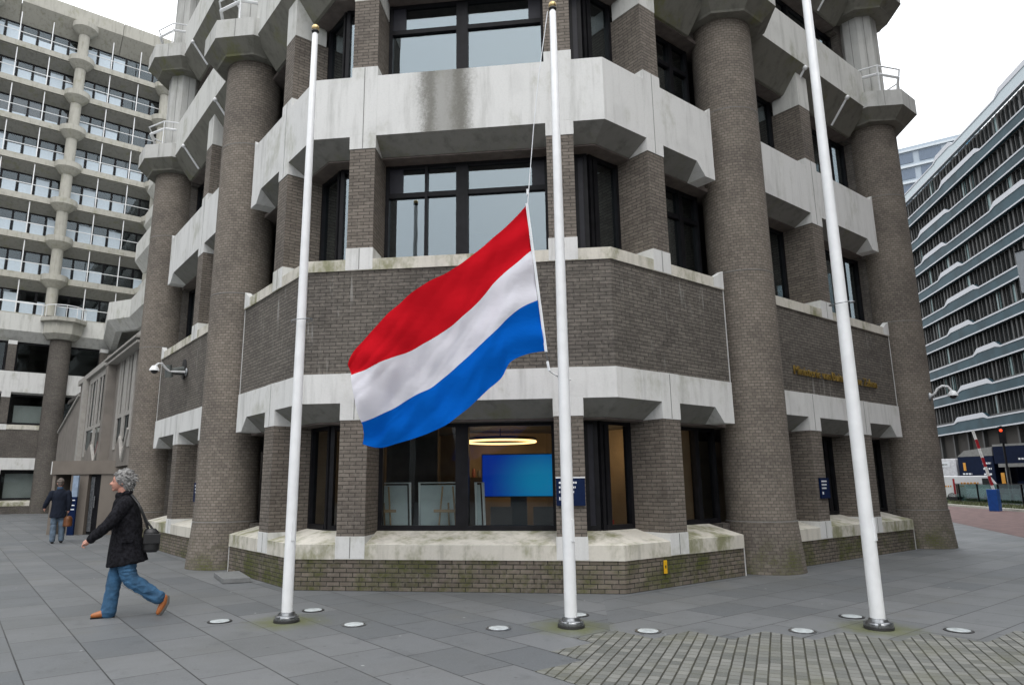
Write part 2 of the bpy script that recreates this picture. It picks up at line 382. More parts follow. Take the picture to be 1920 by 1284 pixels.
RZ = lambda x, y: (x - 1.87, y + 1.915)        # rows run along +X
k_ = .5
uvsheet('pavement', [([(-60, -60 + k_), (-60, 100), (99.5, 100)], LZ), ([(-60, -60 + k_), (99.5, 100), (Af[0], 100), Af, A1, An, (-2, -60)], RZ)], MSLAB, 0)
stair = [(-4.45, -9), (-4.45, -2.95), (-3.85, -2.95), (-3.85, -2.3), (-3.25, -2.3), (-3.25, -1.86), (-2.65, -1.86), (-2.65, -1.6), (-2.03, -1.6), (-2.03, -2.14),
         (-1.42, -2.14), (-1.42, -2.68), (-.8, -2.68), (-.8, -3.25), (-.2, -3.25), (-.2, -3.82), (.42, -3.82), (.42, -4.4), (1.3, -4.4), (1.3, -4.9), (2.4, -4.9), (2.4, -5.5), (7, -5.5), (7, -9)]
ca, sa = math.cos(math.radians(29.6)), math.sin(math.radians(29.6))
uvsheet('sett_paving', [(stair, lambda x, y: (x * ca + y * sa, -x * sa + y * ca))], sett_mat(), .004)
# the brick-red cycle path, its kerb and the verge
B1, B2 = (34.8, 4.3), (42.4, 10.4)
lb = math.hypot(B2[0] - B1[0], B2[1] - B1[1]); dB = ((B2[0] - B1[0]) / lb, (B2[1] - B1[1]) / lb); nB = (dB[1], -dB[0])
def Bp(s, w): return (B1[0] + dB[0] * s + nB[0] * w, B1[1] + dB[1] * s + nB[1] * w)
red = simple('red_asphalt', (.135, .082, .076), .85, var=.25, scale=2.5)
uvsheet('cycle_path', [([An, A1, Af, Bp(110, 0), Bp(0, 0), Bp(-35, 0)], xy)], red, .004)
kb = MB()
for i in range(14):
    T = lambda s, w, z: (*Bp(s, w), z)
    kb.box(-30 + i * 8, -30 + i * 8 + 7.98, .02, .3, -.02, .12, T)
struct(kb.build('kerb', simple('pale_kerb', (.42, .41, .36), .8)))
grass = simple('verge_grass', (.075, .085, .035), .95, var=.5, scale=5)
g = MB(); random.seed(3)
T = lambda s, w, z: (*Bp(s, w), z)
g.box(-30, 80, .31, 3.2, -.02, .10, T)
for i in range(5000):
    s_, w_ = random.uniform(-14, 30), random.uniform(.32, 3.1); h = random.uniform(.05, .16); a = random.uniform(0, 3.14)
    p = Bp(s_, w_); dx, dy = math.cos(a) * .02, math.sin(a) * .02
    g.add([(p[0] - dx, p[1] - dy, .1), (p[0] + dx, p[1] + dy, .1), (p[0] + dy, p[1] + dx, .1 + h)], [(0, 1, 2)])
o = g.build('grass', grass); o['kind'] = 'stuff'
# ------------------------------------------------------------------ corner building
bld = thing('office_building', 'brown brick office building with round columns and pale bands on the corner behind the flagpoles', 'building', (0, 0, 0))
LX = -3.68
def mirror(p): return (p[1] + LX, p[0] - LX)
CEN = [(LX, 3.68 + 3.15), (LX, 3.68), (0, 0), (3.15, 0)]
RB = [(5.0, 0), (10.35, 0)]
LB = [(LX, 3.68 + 10.35), (LX, 3.68 + 5.0)]
RC = [(11.55, 1.5), (11.55, 16)]            # the side that turns away behind the last column
LC = [(3.6, 60), (3.6, 17.0)]           # recessed part of the left side
F_R = frame(0, 0, 1, 0); F_L = lambda s, d, z: (LX + d, 3.68 + s, z); F_C = frame(LX, 3.68, 1, -1)
CL = 5.204
PIERS = [(F_R, 1.10, 1.55, 7), (F_R, 5.88, 6.33, 1), (F_R, 8.22, 8.66, 1), (F_R, 6.93, 7.41, 6), (F_L, 1.10, 1.55, 7), (F_L, 5.40, 5.85, 1), (F_L, 7.70, 8.15, 1), (F_L, 6.70, 7.18, 6), (F_C, .72, 1.18, 7), (F_C, 4.20, 4.66, 7)]
WD = .75      # window plane depth
PITCH = 3.45
NUP = 6
for poly in (CEN, RB, LB):
    MB().sweep(poly, [(.02, -.02), (.02, .47), (.7, .47), (.7, -.02)]).build('plinth', M['brick_plinth'], bld)
    MB().sweep(poly, [(0, .47), (0, .695), (.70, .86), (.95, .86), (.95, .47)]).build('sill', M['conc_sill'], bld)
    MB().sweep(poly, [(0, 2.93), (0, 3.42), (.95, 3.42), (.95, 2.66), (.40, 2.66)]).build('concrete_band', [M['conc_white']], bld); soffit(bpy.context.scene.collection.objects[-1], M['conc_soffit_shade'])
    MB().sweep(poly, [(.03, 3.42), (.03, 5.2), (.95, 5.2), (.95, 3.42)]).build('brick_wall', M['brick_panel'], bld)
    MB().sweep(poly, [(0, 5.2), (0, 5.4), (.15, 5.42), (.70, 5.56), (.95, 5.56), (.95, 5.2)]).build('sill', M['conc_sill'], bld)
    MB().sweep(poly, [(0, 7.69), (0, 8.87), (.12, 8.9), (.95, 8.95), (.95, 7.46), (.40, 7.46)]).build('concrete_band', M['conc_white'], bld); soffit(bpy.context.scene.collection.objects[-1], M['conc_soffit_shade'])
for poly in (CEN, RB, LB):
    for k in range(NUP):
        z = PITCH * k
        MB().sweep(poly, [(-.15, 11.5 + z), (-.15, 12.55 + z), (.0, 12.6 + z), (.95, 12.6 + z), (.95, 10.86 + z), (.36, 10.86 + z)]).build('parapet', M['conc_grey'], bld); soffit(bpy.context.scene.collection.objects[-1], M['soffit_algae_shade'])
for (F, s0, s1, lv) in PIERS:
    e = .004
    c = (s0 + s1) / 2
    jn = []
    if lv & 1:
        MB().box(s0 - .01, s1 + .01, -e, .66, .47 + .01, .82, F).build('pier_foot', M['conc_white'], bld)
        MB().box(s0, s1, .006, WD + .1, .82, 2.65, F).build('pier', M['brick_pier'], bld)
        MB().prism([(-e, 2.65), (-e, 2.96), (.35, 2.96), (.66, 2.65)], s0 - .01, s1 + .01, lambda d, s, z: F(s, d, z)).build('pier_cap', M['conc_white'], bld)
        MB().box(s0 - .01, s1 + .01, -e, .3, 2.962, 3.424, F).build('pier_cap', M['conc_white'], bld)
        jn += [(.49, .81), (2.66, 3.41)]
    if lv & 2:
        MB().box(s0 - .01, s1 + .01, -e, .5, 5.21, 5.6, F).build('pier_foot', M['conc_white'], bld)
        MB().box(s0, s1, .006, WD + .1, 5.6, 7.45, F).build('pier', M['brick_pier'], bld)
        MB().prism([(-e, 7.45), (-e, 7.72), (.35, 7.72), (.66, 7.45)], s0 - .01, s1 + .01, lambda d, s, z: F(s, d, z)).build('pier_cap', M['conc_white'], bld)
        MB().box(s0 - .01, s1 + .01, -e, .5, 7.722, 9.06, F).build('pier_foot', M['conc_white'], bld)
        MB().box(s0, s1, .006, WD + .1, 9.06, 10.45, F).build('pier', M['brick_pier'], bld)
        MB().prism([(.004, 10.45), (.004, 11.32), (.66, 10.8), (.66, 10.45)], s0 - .01, s1 + .01, lambda d, s, z: F(s, d, z)).build('pier_cap', M['conc_grey'], bld)
        jn += [(5.22, 5.59), (7.46, 9.05)]
    for (z0, z1) in jn: MB().box(c - .007, c + .007, -e - .003, .02, z0, z1, F).build('expansion_joint', M['joint'], bld)
# corner joint of the bands, wedges beside the columns, upturned sill ends
for F in (F_R, F_L):
    for (a, b_) in ((2.56, 3.15), (9.75, 10.35)):
        for (zt, zb) in ((2.95, 2.66), (7.71, 7.44)):
            MB().prism([(a, zt), (b_, zt), (b_, zb), (a + .27, zb)], -.003, .41, F).build('band_end', M['conc_white'], bld)
        MB().prism([(b_ - .32, 5.39), (b_, 5.57), (b_, 5.22), (b_ - .32, 5.22)], -.003, .12, F).build('sill_end', M['conc_white'], bld)
        MB().prism([(b_ - .16, 8.86), (b_, 9.0), (b_, 8.8), (b_ - .16, 8.8)], -.003, .12, F).build('band_end', M['conc_white'], bld)
    for b_ in (3.145, 10.345):
        MB().box(b_, b_ + .022, .012, .05, 0, .47, F).build('sealant_joint', M['seal'], bld)
        MB().box(b_, b_ + .02, .02, .05, 3.42, 5.2, F).build('sealant_joint', M['seal'], bld)
# --- columns
COLS = [(4.08, .2), (11.3, .2)] + [mirror((4.08, .2)), mirror((11.3, .2))]
OCT = math.pi / 8
def octp(r, z): return (r / math.cos(OCT), z)
def column(cx, cy, nup, name='column'):
    R_ = .62
    c = MB().lathe(cx, cy, [(R_ + .10, -.02), (R_ + .02, .895), (R_ + .006, .9), (R_, .93), (R_, 11.25)], 56).build(name, M['brick_column'], bld, smooth=True, cyl=(cx, cy, R_), angle=50)
    for z in (.905, 5.64, 9.1): MB().lathe(cx, cy, [(R_ + .002, z - .008), (R_ + .006 if z > 1 else R_ + .022, z - .006), (R_ + .006 if z > 1 else R_ + .022, z + .006), (R_ + .002, z + .008)], 56, cap=False).build('ring_joint', M['joint'], c, smooth=True)
    for k in range(nup):
        z = PITCH * k
        cap = MB().lathe(cx, cy, [octp(.66, 11.16 + z), octp(.80, 11.16 + z), octp(.82, 11.2 + z), octp(1.08, 11.45 + z), octp(1.08, 11.9 + z), octp(.98, 11.93 + z)], 8, rot=OCT).build('capital', M['conc_cap'], c); soffit(cap, M['soffit_algae_shade'])
        for a in ((4, 5, 6) if cx < 0 else (4, 5, 6, 7)):
            an = math.pi / 4 * a; ux, uy = math.cos(an), math.sin(an)
            MB().add([(cx + ux * 1.083 - uy * w, cy + uy * 1.083 + ux * w, zz + z) for zz in (11.46, 11.9) for w in (-.008, .008)], [(0, 1, 3, 2)]).build('cap_joint', M['joint'], cap)
        MB().lathe(cx, cy, [octp(.46, 11.9 + z), octp(.46, 14.65 + z)], 8, rot=OCT).build('shaft', M['conc_cap'], c)
        for a in ((4, 5, 6) if cx < 0 else (4, 5, 6, 7)):
            an = math.pi / 4 * a; ux, uy = math.cos(an), math.sin(an)
            MB().add([(cx + ux * .463 - uy * w, cy + uy * .463 + ux * w, zz + z) for zz in (11.95, 14.6) for w in (-.008, .008)], [(0, 1, 3, 2)]).build('shaft_joint', M['joint'], c)
        # white safety rail round the outer half
        out_a = math.atan2(-1, 0) if cx > 0 else math.pi
        for (rr, zz, rad) in ((.95, 12.72, .022), (.90, 12.5, .04)):
            r_ = MB(); pts = []
            for t in range(5):
                an = out_a + (t - 2) * math.pi / 4 * 1.02; pts.append((cx + rr * math.cos(an), cy + rr * math.sin(an), zz + z))
            r_.tube(pts, rad, 6).build('safety_rail', M['white_metal'], c)
        for t in (0, 1, 3, 4):
            an = out_a + (t - 2) * math.pi / 4 * 1.02; MB().tube([(cx + .95 * math.cos(an), cy + .95 * math.sin(an), 11.93 + z), (cx + .95 * math.cos(an), cy + .95 * math.sin(an), 12.72 + z)], .018, 6).build('rail_post', M['white_metal'], c)
    return c
for i, (cx, cy) in enumerate(COLS): column(cx, cy, NUP)
# --- windows
def window(F, s0, s1, z0, z1, gmat, mull=(), trans=None, panel=None, parts=1, d=WD, fw=.07):
    """frame ring and glazing bars as one mesh, the glass as its own sub-part"""
    f = MB(); w = fw
    f.box(s0, s0 + w, d - .04, d + .08, z0, z1, F).box(s1 - w, s1, d - .04, d + .08, z0, z1, F)
    f.box(s0 + w, s1 - w, d - .03, d + .08, z1 - w * 1.3, z1, F).box(s0 + w, s1 - w, d - .05, d + .08, z0, z0 + w * 1.2, F)
    for (m, mw) in mull: f.box(m - mw / 2, m + mw / 2, d - .05, d + .075, z0 + w * 1.2, z1 - w * 1.3, F)
    if trans: 
        for t in trans: f.box(s0 + w, s1 - w, d - .035, d + .07, t - .045, t + .045, F)
    o = f.build('window', M['frame'], bld)
    MB().box(s0 + w * .5, s1 - w * .5, d + .02, d + .03, z0 + .03, z1 - .03, F).build('pane', gmat, o)
    if panel:
        for (a, b_, c, dd) in panel: MB().box(a, b_, d - .015, d + .05, c, dd, F).build('infill_panel', M['panel_navy'], o)
    return o
tq = .3107   # where the window planes of two walls meet
lev = [(.86, 2.66, 'g'), (5.56, 7.46, 'u'), (8.95, 10.86, 'u')] + [(12.6 + PITCH * k, 14.31 + PITCH * k, 'u') for k in range(NUP - 1)]
for (z0, z1, kind) in lev:
    g_ = M['glass_low'] if kind == 'g' else M['glass_up']
    up = kind == 'u'
    tz = z1 - .62
    # middle window between the two piers
    window(F_C, 1.18, 4.20, z0, z1, g_, mull=[(2.62, .22)] + ([(1.95, .05)] if 5 < z0 < 6 else []), trans=(tz,) if up else None,
           panel=[(1.22, 1.50, tz, z1), (3.90, 4.16, tz, z1)] if up else None)
    # corner windows
    window(F_C, 4.66, CL - tq, z0, z1, g_, panel=[(4.72, CL - tq - .02, z0 + .05, z1 - .05)])
    window(F_R, tq + .02, 1.10, z0, z1, g_, mull=[(tq + .17, .1)], trans=None)
    window(F_C, tq, .72, z0, z1, g_, panel=None)
    window(F_L, tq + .02, 1.10, z0, z1, g_)
    for F in (F_R, F_L):
        window(F, 1.55, 3.55, z0, z1, g_, mull=[(2.95, .12)], trans=(tz,) if up else None)
        if kind == 'g':
            a, b_, c_, d_ = (5.88, 6.33, 8.22, 8.66) if F is F_R else (5.40, 5.85, 7.70, 8.15)
            window(F, 4.6, a, z0, z1, g_, mull=[(5.1, .1)]); window(F, b_, c_, z0, z1, g_, mull=[(c_ - .35, .14)]); window(F, d_, 10.75, z0, z1, g_, mull=[(9.9, .14)])
        else:
            a, b_ = (6.93, 7.41) if F is F_R else (6.70, 7.18)
            window(F, 4.6, a, z0, z1, g_, mull=[(5.35, .12)]); window(F, b_, 10.75, z0, z1, g_, mull=[(8.3, .1), (9.9, .14)])
# brown lintel under the soffits
for poly in ([(LX, 3.68 + 3.8), (LX, 3.68), (0, 0), (3.8, 0)], RB, LB):
    for z1 in (2.66, 7.46) + tuple(10.86 + PITCH * k for k in range(NUP)):
        MB().sweep(poly, [(.42, z1 - .03), (.42, z1 + .05), (.9, z1 + .05), (.9, z1 - .03)]).build('lintel', M['lintel'], bld)
# floors, inner walls, roof
FP = [(-2.70, 16.2), (-2.70, 3.68 + .44), (.44, .98), (10.7, .98), (10.7, 16), (7, 59), (4.1, 59), (4.1, 16.2)]
for (z0, z1) in ((-.05, .3), (2.72, 3.4), (7.5, 8.8)) + tuple((10.92 + PITCH * k, 12.5 + PITCH * k) for k in range(NUP)):
    MB().slab(FP, z0, z1).build('floor_slab', M['interior'], bld)
MB().slab([(-2.6, 16.5), (-2.6, 3.9), (.6, 1.1), (10.6, 1.1), (10.6, 1.3), (.7, 1.3), (-2.4, 4.1), (-2.4, 16.5)], 3.4, 5.56).build('inner_wall', M['interior'], bld)
# dark partition deep inside each upper floor
for (z0, z1) in ((3.4, 7.5), (8.8, 10.92)) + tuple((12.5 + PITCH * k, 10.92 + PITCH * (k + 1)) for k in range(NUP - 1)):
    MB().sweep([(1.2, 16.5), (1.2, 5.4), (2.6, 4.6), (10.5, 4.6)], [(0, z0), (0, z1), (.15, z1), (.15, z0)]).build('partition', M['interior'], bld)
zt = 10.86 + PITCH * (NUP - 1)
# side that turns away behind the last column, and the recessed left side
for (poly, nm) in ((RC, 'r'), (LC, 'l')):
    MB().sweep(poly, [(0, -.02), (0, 5.2), (.5, 5.2), (.5, -.02)]).build('brick_wall', M['brick_far'], bld)
    MB().sweep(poly, [(0, 5.2), (0, 5.5), (.5, 5.5), (.5, 5.2)]).build('sill', M['conc_sill'], bld)
    MB().sweep(poly, [(0, 7.69), (0, 8.87), (.5, 8.87), (.5, 7.46), (.3, 7.46)]).build('concrete_band', M['conc_white'], bld)
    for k in range(NUP):
        z = PITCH * k
        MB().sweep(poly, [(-.2, 11.5 + z), (-.2, 12.6 + z), (.5, 12.6 + z), (.5, 10.86 + z), (.3, 10.86 + z)]).build('parapet', M['conc_grey'], bld)
    for (z0, z1) in ((5.5, 7.46), (8.87, 10.86)) + tuple((12.6 + PITCH * k, 10.86 + PITCH * (k + 1)) for k in range(NUP - 1)):
        o = MB().sweep(poly, [(.42, z0), (.42, z1), (.46, z1), (.46, z0)]).build('window_band', M['glass_up'], bld)
        mm = MB(); (x0, y0), (x1, y1) = poly; L_ = abs(y1 - y0); Fq = frame(x0, y0, x1 - x0, y1 - y0)
        mm.box(0, L_, .36, .5, z0, z0 + .06, Fq)
        for i in range(int(L_ / 1.8) + 1): mm.box(i * 1.8, i * 1.8 + .1, .361, .5, z0 + .03, z1, Fq)
        mm.build('glazing_bars', M['frame'], o)
# end walls closing the bays behind the columns
for (F, a, b_) in ((F_R, 3.3, 5.0), (F_R, 10.5, 11.5), (F_L, 3.3, 5.0), (F_L, 10.5, 13.0)):
    for (z0, z1) in ((-.02, .86), (2.66, 5.56), (7.46, 8.95)) + tuple((10.86 + PITCH * k, 12.6 + PITCH * k) for k in range(NUP)):
        MB().box(a, b_, .5, .94, z0, z1, F).build('rear_wall', M['brick_far'], bld)
MB().box(10.75, 11.5, .51, .95, -.02, zt, F_R).build('rear_wall', M['brick_far'], bld)
MB().box(10.75, 13.1, .51, .95, -.02, zt, F_L).build('rear_wall', M['brick_far'], bld)
for nm, F in (('r', F_R), ('l', F_L)):
    for k in range(2):
        for s in (7.15, 9.3) if nm == 'r' else (6.2, 9.3):
            z = PITCH * k
            w_ = MB().ball(F(s, -.13, 11.44 + z), .062, seg=10)
            w_.tube([F(s, -.13, 11.44 + z), F(s, .34, 10.85 + z)], .030, 6).build('drain_spout', M['white_metal'], bld, smooth=True)
#=MARK-NEXT
# ground floor room behind the corner windows
M['room_wall'] = simple('warm_room_wall', (.30, .235, .16), .8, var=.2, scale=1.2)
M['room_dark'] = simple('room_dark', (.06, .05, .045), .8)
MB().sweep([(.9, 12), (.9, 5.2), (2.4, 4.3), (10.4, 4.3)], [(0, .3), (0, 2.72), (.15, 2.72), (.15, .3)]).build('room_wall', M['room_wall'], bld)
MB().box(3.0, 3.2, .9, 4.3, .3, 2.72).build('room_wall', M['room_wall'], bld)
MB().box(.9, 1.9, 2.2, 2.35, .3, 2.72, F_C).build('room_partition', M['room_dark'], bld)
MB().box(-2.6, 1.0, 6.3, 6.5, .3, 2.72).build('room_wall', M['room_wall'], bld)
scr = newmat('screen_picture')
def screen_mat():
    m, n, b = scr; geo = n.nodes.new('ShaderNodeTexCoord'); sx = n.nodes.new('ShaderNodeSeparateXYZ'); n.links.new(geo.outputs['Generated'], sx.inputs[0])
    d = mth(n, 'POWER', mth(n, 'ADD', mth(n, 'POWER', mth(n, 'SUBTRACT', sx.outputs['X'], .78), 2), mth(n, 'MULTIPLY', mth(n, 'POWER', mth(n, 'SUBTRACT', sx.outputs['Z'], .35), 2), .4)), .5)
    c = mixc(n, sstep(n, d, .05, .75), (.005, .22, .44), (.002, .03, .30))
    n.links.new(c, b.inputs['Emission Color']); b.inputs['Emission Strength'].default_value = .8; b.inputs['Base Color'].default_value = (.01, .01, .02, 1); b.inputs['Roughness'].default_value = .2
    return m
tv = thing('display_screen', 'large glowing blue screen hanging behind the ground floor window', 'screen', F_C(3.48, 2.0, 1.38))
MB().box(2.79, 4.16, 2.0, 2.03, 1.39, 2.14, F_C).build('screen', screen_mat(), tv)
MB().box(2.77, 4.18, 2.031, 2.08, 1.37, 2.16, F_C).build('casing', M['black_metal'], tv)
MB().box(3.3, 3.6, 2.081, 2.16, .3, 1.9, F_C).build('stand', M['black_metal'], tv)
wood = simple('pale_wood', (.42, .30, .17), .6); board = simple('pale_board', (.58, .68, .68), .7, var=.05); bframe = simple('board_frame', (.80, .86, .86), .5, var=.05)
def display_board(s0, s1, d, lab):
    t = thing('display_board', lab, 'display board', F_C((s0 + s1) / 2, d, .3), 'framed boards behind the window')
    b = MB(); b.add([F_C(s0 + .03, d, .34), F_C(s1 - .03, d, .34), F_C(s1 - .1, d + .12, 1.6), F_C(s0 - .03, d + .12, 1.6)], [(0, 1, 2, 3)]).build('board', board, t)
    f = MB(); a = [F_C(s0, d - .005, .32), F_C(s1 + .02, d - .005, .32), F_C(s1 - .05, d + .115, 1.64), F_C(s0 - .04, d + .115, 1.64)]
    f.tube(a, .026, 6, closed=True).build('board_rim', bframe, t)
display_board(.98, 1.62, 1.25, 'left pale framed board standing in the ground floor window')
display_board(1.78, 2.55, 1.25, 'wide pale framed board beside the middle mullion of the ground floor window')
display_board(2.78, 2.92, 1.35, 'narrow edge of a pale framed board under the blue screen')
def easel(s, d, lab):
    t = thing('easel', lab, 'easel', F_C(s, d, .3), 'wooden easels in the window')
    MB().tube([F_C(s - .2, d, .3), F_C(s - .1, d + .08, 1.58)], .016, 6).build('leg', wood, t); MB().tube([F_C(s + .2, d, .3), F_C(s + .08, d + .08, 1.58)], .016, 6).build('leg', wood, t)
    MB().tube([F_C(s, d + .3, .3), F_C(s, d + .09, 1.3)], .016, 6).build('leg', wood, t); MB().box(s - .24, s + .24, d + .0, d + .03, 1.14, 1.19, F_C).build('ledge', wood, t)
easel(1.15, 1.1, 'wooden easel before the left framed board'); easel(2.3, 1.1, 'wooden easel before the wide framed board')
lamp = thing('pendant_lamp', 'large round glowing pendant lamp above the blue screen', 'lamp', (0, 0, 0))
lc = F_C(3.0, 3.2, 2.45)
pts = [(lc[0] + .72 * math.cos(a * math.pi / 16), lc[1] + .72 * math.sin(a * math.pi / 16), lc[2]) for a in range(32)]
MB().tube(pts, .022, 6, closed=True).build('light_ring', emit('warm_light', (1, .58, .22), 3.5), lamp)
MB().tube([(x, y, z + .05) for x, y, z in pts], .03, 6, closed=True).build('ring_housing', M['black_metal'], lamp)
MB().tube([(lc[0] - .7, lc[1], lc[2] + .06), (lc[0] + .7, lc[1], lc[2] + .06)], .012, 6).tube([(lc[0], lc[1], lc[2] + .05), (lc[0], lc[1], 2.74)], .012, 6).build('hanger', M['black_metal'], lamp)
pl = bpy.data.lights.new('room_glow', 'POINT'); pl.energy = 13; pl.color = (1, .66, .34); pl.shadow_soft_size = .5
po = bpy.data.objects.new('room_glow', pl); COL.objects.link(po); po.location = (lc[0], lc[1], 2.2); po.parent = lamp
pl2 = pl.copy(); pl2.energy = 10; po2 = bpy.data.objects.new('room_glow', pl2); COL.objects.link(po2); po2.location = (2.4, 2.6, 2.3); po2.parent = lamp
cabt = thing('cabinet', 'dark shelf unit with jars and plants at the back of the lit room', 'cabinet', F_C(2.2, 3.6, .3))
MB().box(1.95, 2.55, 3.6, 3.95, .3, 1.75, F_C).build('carcass', M['room_dark'], cabt)
rr_ = random.Random(8)
for k in range(5):
    q = F_C(2.02 + k * .115, 3.75, 1.75); hgt = rr_.uniform(.14, .34)
    MB().lathe(q[0], q[1], [(.035, 1.751), (.045, 1.751 + hgt * .5), (.025, 1.751 + hgt)], 12).build('jar', simple('jar_%s' % 'abcde'[k], (rr_.uniform(.1, .4), rr_.uniform(.1, .3), rr_.uniform(.05, .2)), .5), cabt, smooth=True)
for (sx, lab) in ((3.2, 'dark chair left below the blue screen'), (3.95, 'dark chair right below the blue screen')):
    ch = thing('office_chair', lab, 'chair', F_C(sx, 1.55, .3), 'chairs below the screen')
    MB().box(sx - .2, sx + .2, 1.4, 1.8, .74, .80, F_C).build('seat', M['frame'], ch); MB().box(sx - .19, sx + .19, 1.40, 1.44, .86, 1.22, F_C).build('backrest', M['room_dark'], ch, bevel=.01)
    for (a, b_) in ((-.17, 1.43), (.17, 1.43), (-.17, 1.77), (.17, 1.77)): MB().tube([F_C(sx + a, b_, .3), F_C(sx + a, b_, .9 if b_ < 1.5 else .75)], .013, 6).build('leg', M['steel'], ch)
# low shelves with books at the sill
sh = thing('low_table', 'low table with papers behind the corner window', 'table', F_C(3.6, 1.5, .3))
MB().box(3.0, 4.1, 1.3, 1.9, .84, .88, F_C).build('table_top', M['room_dark'], sh)
for (a, b_) in ((3.04, 1.34), (4.04, 1.34), (3.04, 1.84), (4.04, 1.84)): MB().box(a - .02, a + .02, b_ - .02, b_ + .02, .3, .84, F_C).build('leg', M['room_dark'], sh)
bk = tag(MB().box(.78, .90, 1.0, 1.12, .86, 1.0, F_R).build('red_book', simple('red_card', (.35, .03, .02), .6)), 'small red book standing behind the right corner window', 'book')
# ------------------------------------------------------------------ low wing on the left and its recessed link
wing = thing('office_wing', 'low brick wing with pale bands behind the entrance, far left', 'building', (0, 0, 0))
WP = [(-46, 45.4), (-.75, 45.4), (-1.55, 38.8), (-.65, 37.2), (-.65, 16.5)]
for prof, nm, mt in (([(.02, -.02), (.02, .47), (.7, .47), (.7, -.02)], 'plinth', 'brick_far'), ([(0, .47), (0, .7), (.7, .86), (.7, .47)], 'sill', 'conc_sill'),
                     ([(0, 2.7), (0, 3.42), (.7, 3.42), (.7, 2.66)], 'concrete_band', 'conc_white'), ([(.03, 3.42), (.03, 5.2), (.7, 5.2), (.7, 3.42)], 'brick_wall', 'brick_far'),
                     ([(0, 5.2), (0, 5.45), (.7, 5.56), (.7, 5.2)], 'sill', 'conc_sill'), ([(0, 7.55), (0, 8.87), (.7, 8.9), (.7, 7.46), (.4, 7.46)], 'concrete_band', 'conc_white'),
                     ([(-.15, 11.5), (-.15, 12.6), (.7, 12.6), (.7, 10.86), (.36, 10.86)], 'parapet', 'conc_grey')):
    MB().sweep(WP, prof).build(nm, M[mt], wing)
MB().sweep(WP[3:], [(-.15, 14.95), (-.15, 16.05), (.7, 16.05), (.7, 14.3), (.36, 14.3)]).build('parapet', M['conc_grey'], wing)
MB().slab([(-46, 46.2), (-.5, 46.2), (-.8, 39), (.1, 37.4), (.1, 16.5), (3, 16.5), (3, 59), (-46, 59)], 12.0, 12.55).build('roof', M['conc_tower'], wing)
MB().slab([(.1, 37.1), (.1, 16.5), (3, 16.5), (3, 37.1)], 15.4, 16.0).build('roof', M['conc_tower'], wing)
FW = frame(0, 45.4, 1, 0)
for (z0, z1) in ((2.75, 5.4), (7.5, 8.8), (10.92, 11.95)): MB().slab([(-46, 46.12), (-.5, 46.12), (-.3, 50), (-46, 50)], z0, z1).build('floor_slab', M['interior'], wing)
curt = simple('net_curtain', (.42, .45, .43), .9, var=.08, scale=.7)
for (z0, z1) in ((.86, 2.66), (5.56, 7.46), (8.9, 10.86)):
    MB().box(-46, 3, 4.0, 4.2, z0 - .1, z1 + .1, FW).build('partition', M['interior'], wing)
    for s0 in (-13, -10.4, -8.3, -5.72, -3.0, -.52 - .0):
        s1 = s0 + (2.1 if s0 > -12 else 2.0)
        if s0 > -1: continue
        f = MB(); f.box(s0, s0 + .12, .45, .6, z0, z1, FW).box(s1 - .12, s1, .45, .6, z0, z1, FW).box(s0 + .12, s1 - .12, .45, .6, z0, z0 + .1, FW).box(s0 + .12, s1 - .12, .45, .6, z1 - .12, z1, FW)
        if s0 in (-5.72,) and z0 > 8: pass
        o = f.build('window', M['frame'], wing)
        MB().box(s0 + .05, s1 - .05, .52, .54, z0 + .03, z1 - .03, FW).build('pane', M['glass_low'], o)
        if s0 in (-5.72, -8.3) and z0 < 8: MB().box(s0 + .3, s1 - .3, .62, .64, z0 + .1, z1 - (.7 if z0 > 3 else .2), FW).build('curtain', curt, o)
    for s in (-13.3, -10.7, -5.95, -.75 - .0, -8.55):
        if abs(s + 8.55) < .1: continue
        MB().box(s - .23, s + .23, .0, .7, z0, z1, FW).build('pier', M['brick_far'], wing)
        MB().box(s - .24, s + .24, -.005, .5, z0 - .4, z0 - .05, FW).build('pier_foot', M['conc_white'], wing)
        MB().box(s - .24, s + .24, -.005, .5, z1 - .25, z1 + (.25 if z1 < 10 else -.0), FW).build('pier_cap', M['conc_white'], wing)
for cx in (-3.35, -10.55):
    c = MB().lathe(cx, 45.35, [(.66, -.02), (.63, .9), (.62, 11.2)], 40).build('column', M['brick_far'], wing, smooth=True, cyl=(cx, 45.35, .62))
    MB().lathe(cx, 45.35, [octp(.66, 11.1), octp(.8, 11.1), octp(1.08, 11.45), octp(1.08, 12.2), octp(1.3, 12.25), octp(1.3, 12.5)], 8, rot=OCT).build('capital', M['conc_tower'], c)
    pts = [(cx + 1.25 * math.cos(math.pi + (t - .0) * math.pi / 6), 45.35 + 1.25 * math.sin(math.pi + t * math.pi / 6), 13.3) for t in range(7)]
    MB().tube(pts, .03, 6).build('safety_rail', M['white_metal'], c); 
    for p in pts: MB().tube([(p[0], p[1], 12.5), p], .02, 6).build('rail_post', M['white_metal'], c)
MB().tube([(-46, 45.5, 13.4), (-4.6, 45.5, 13.4)], .03, 6).build('safety_rail', M['white_metal'], wing)
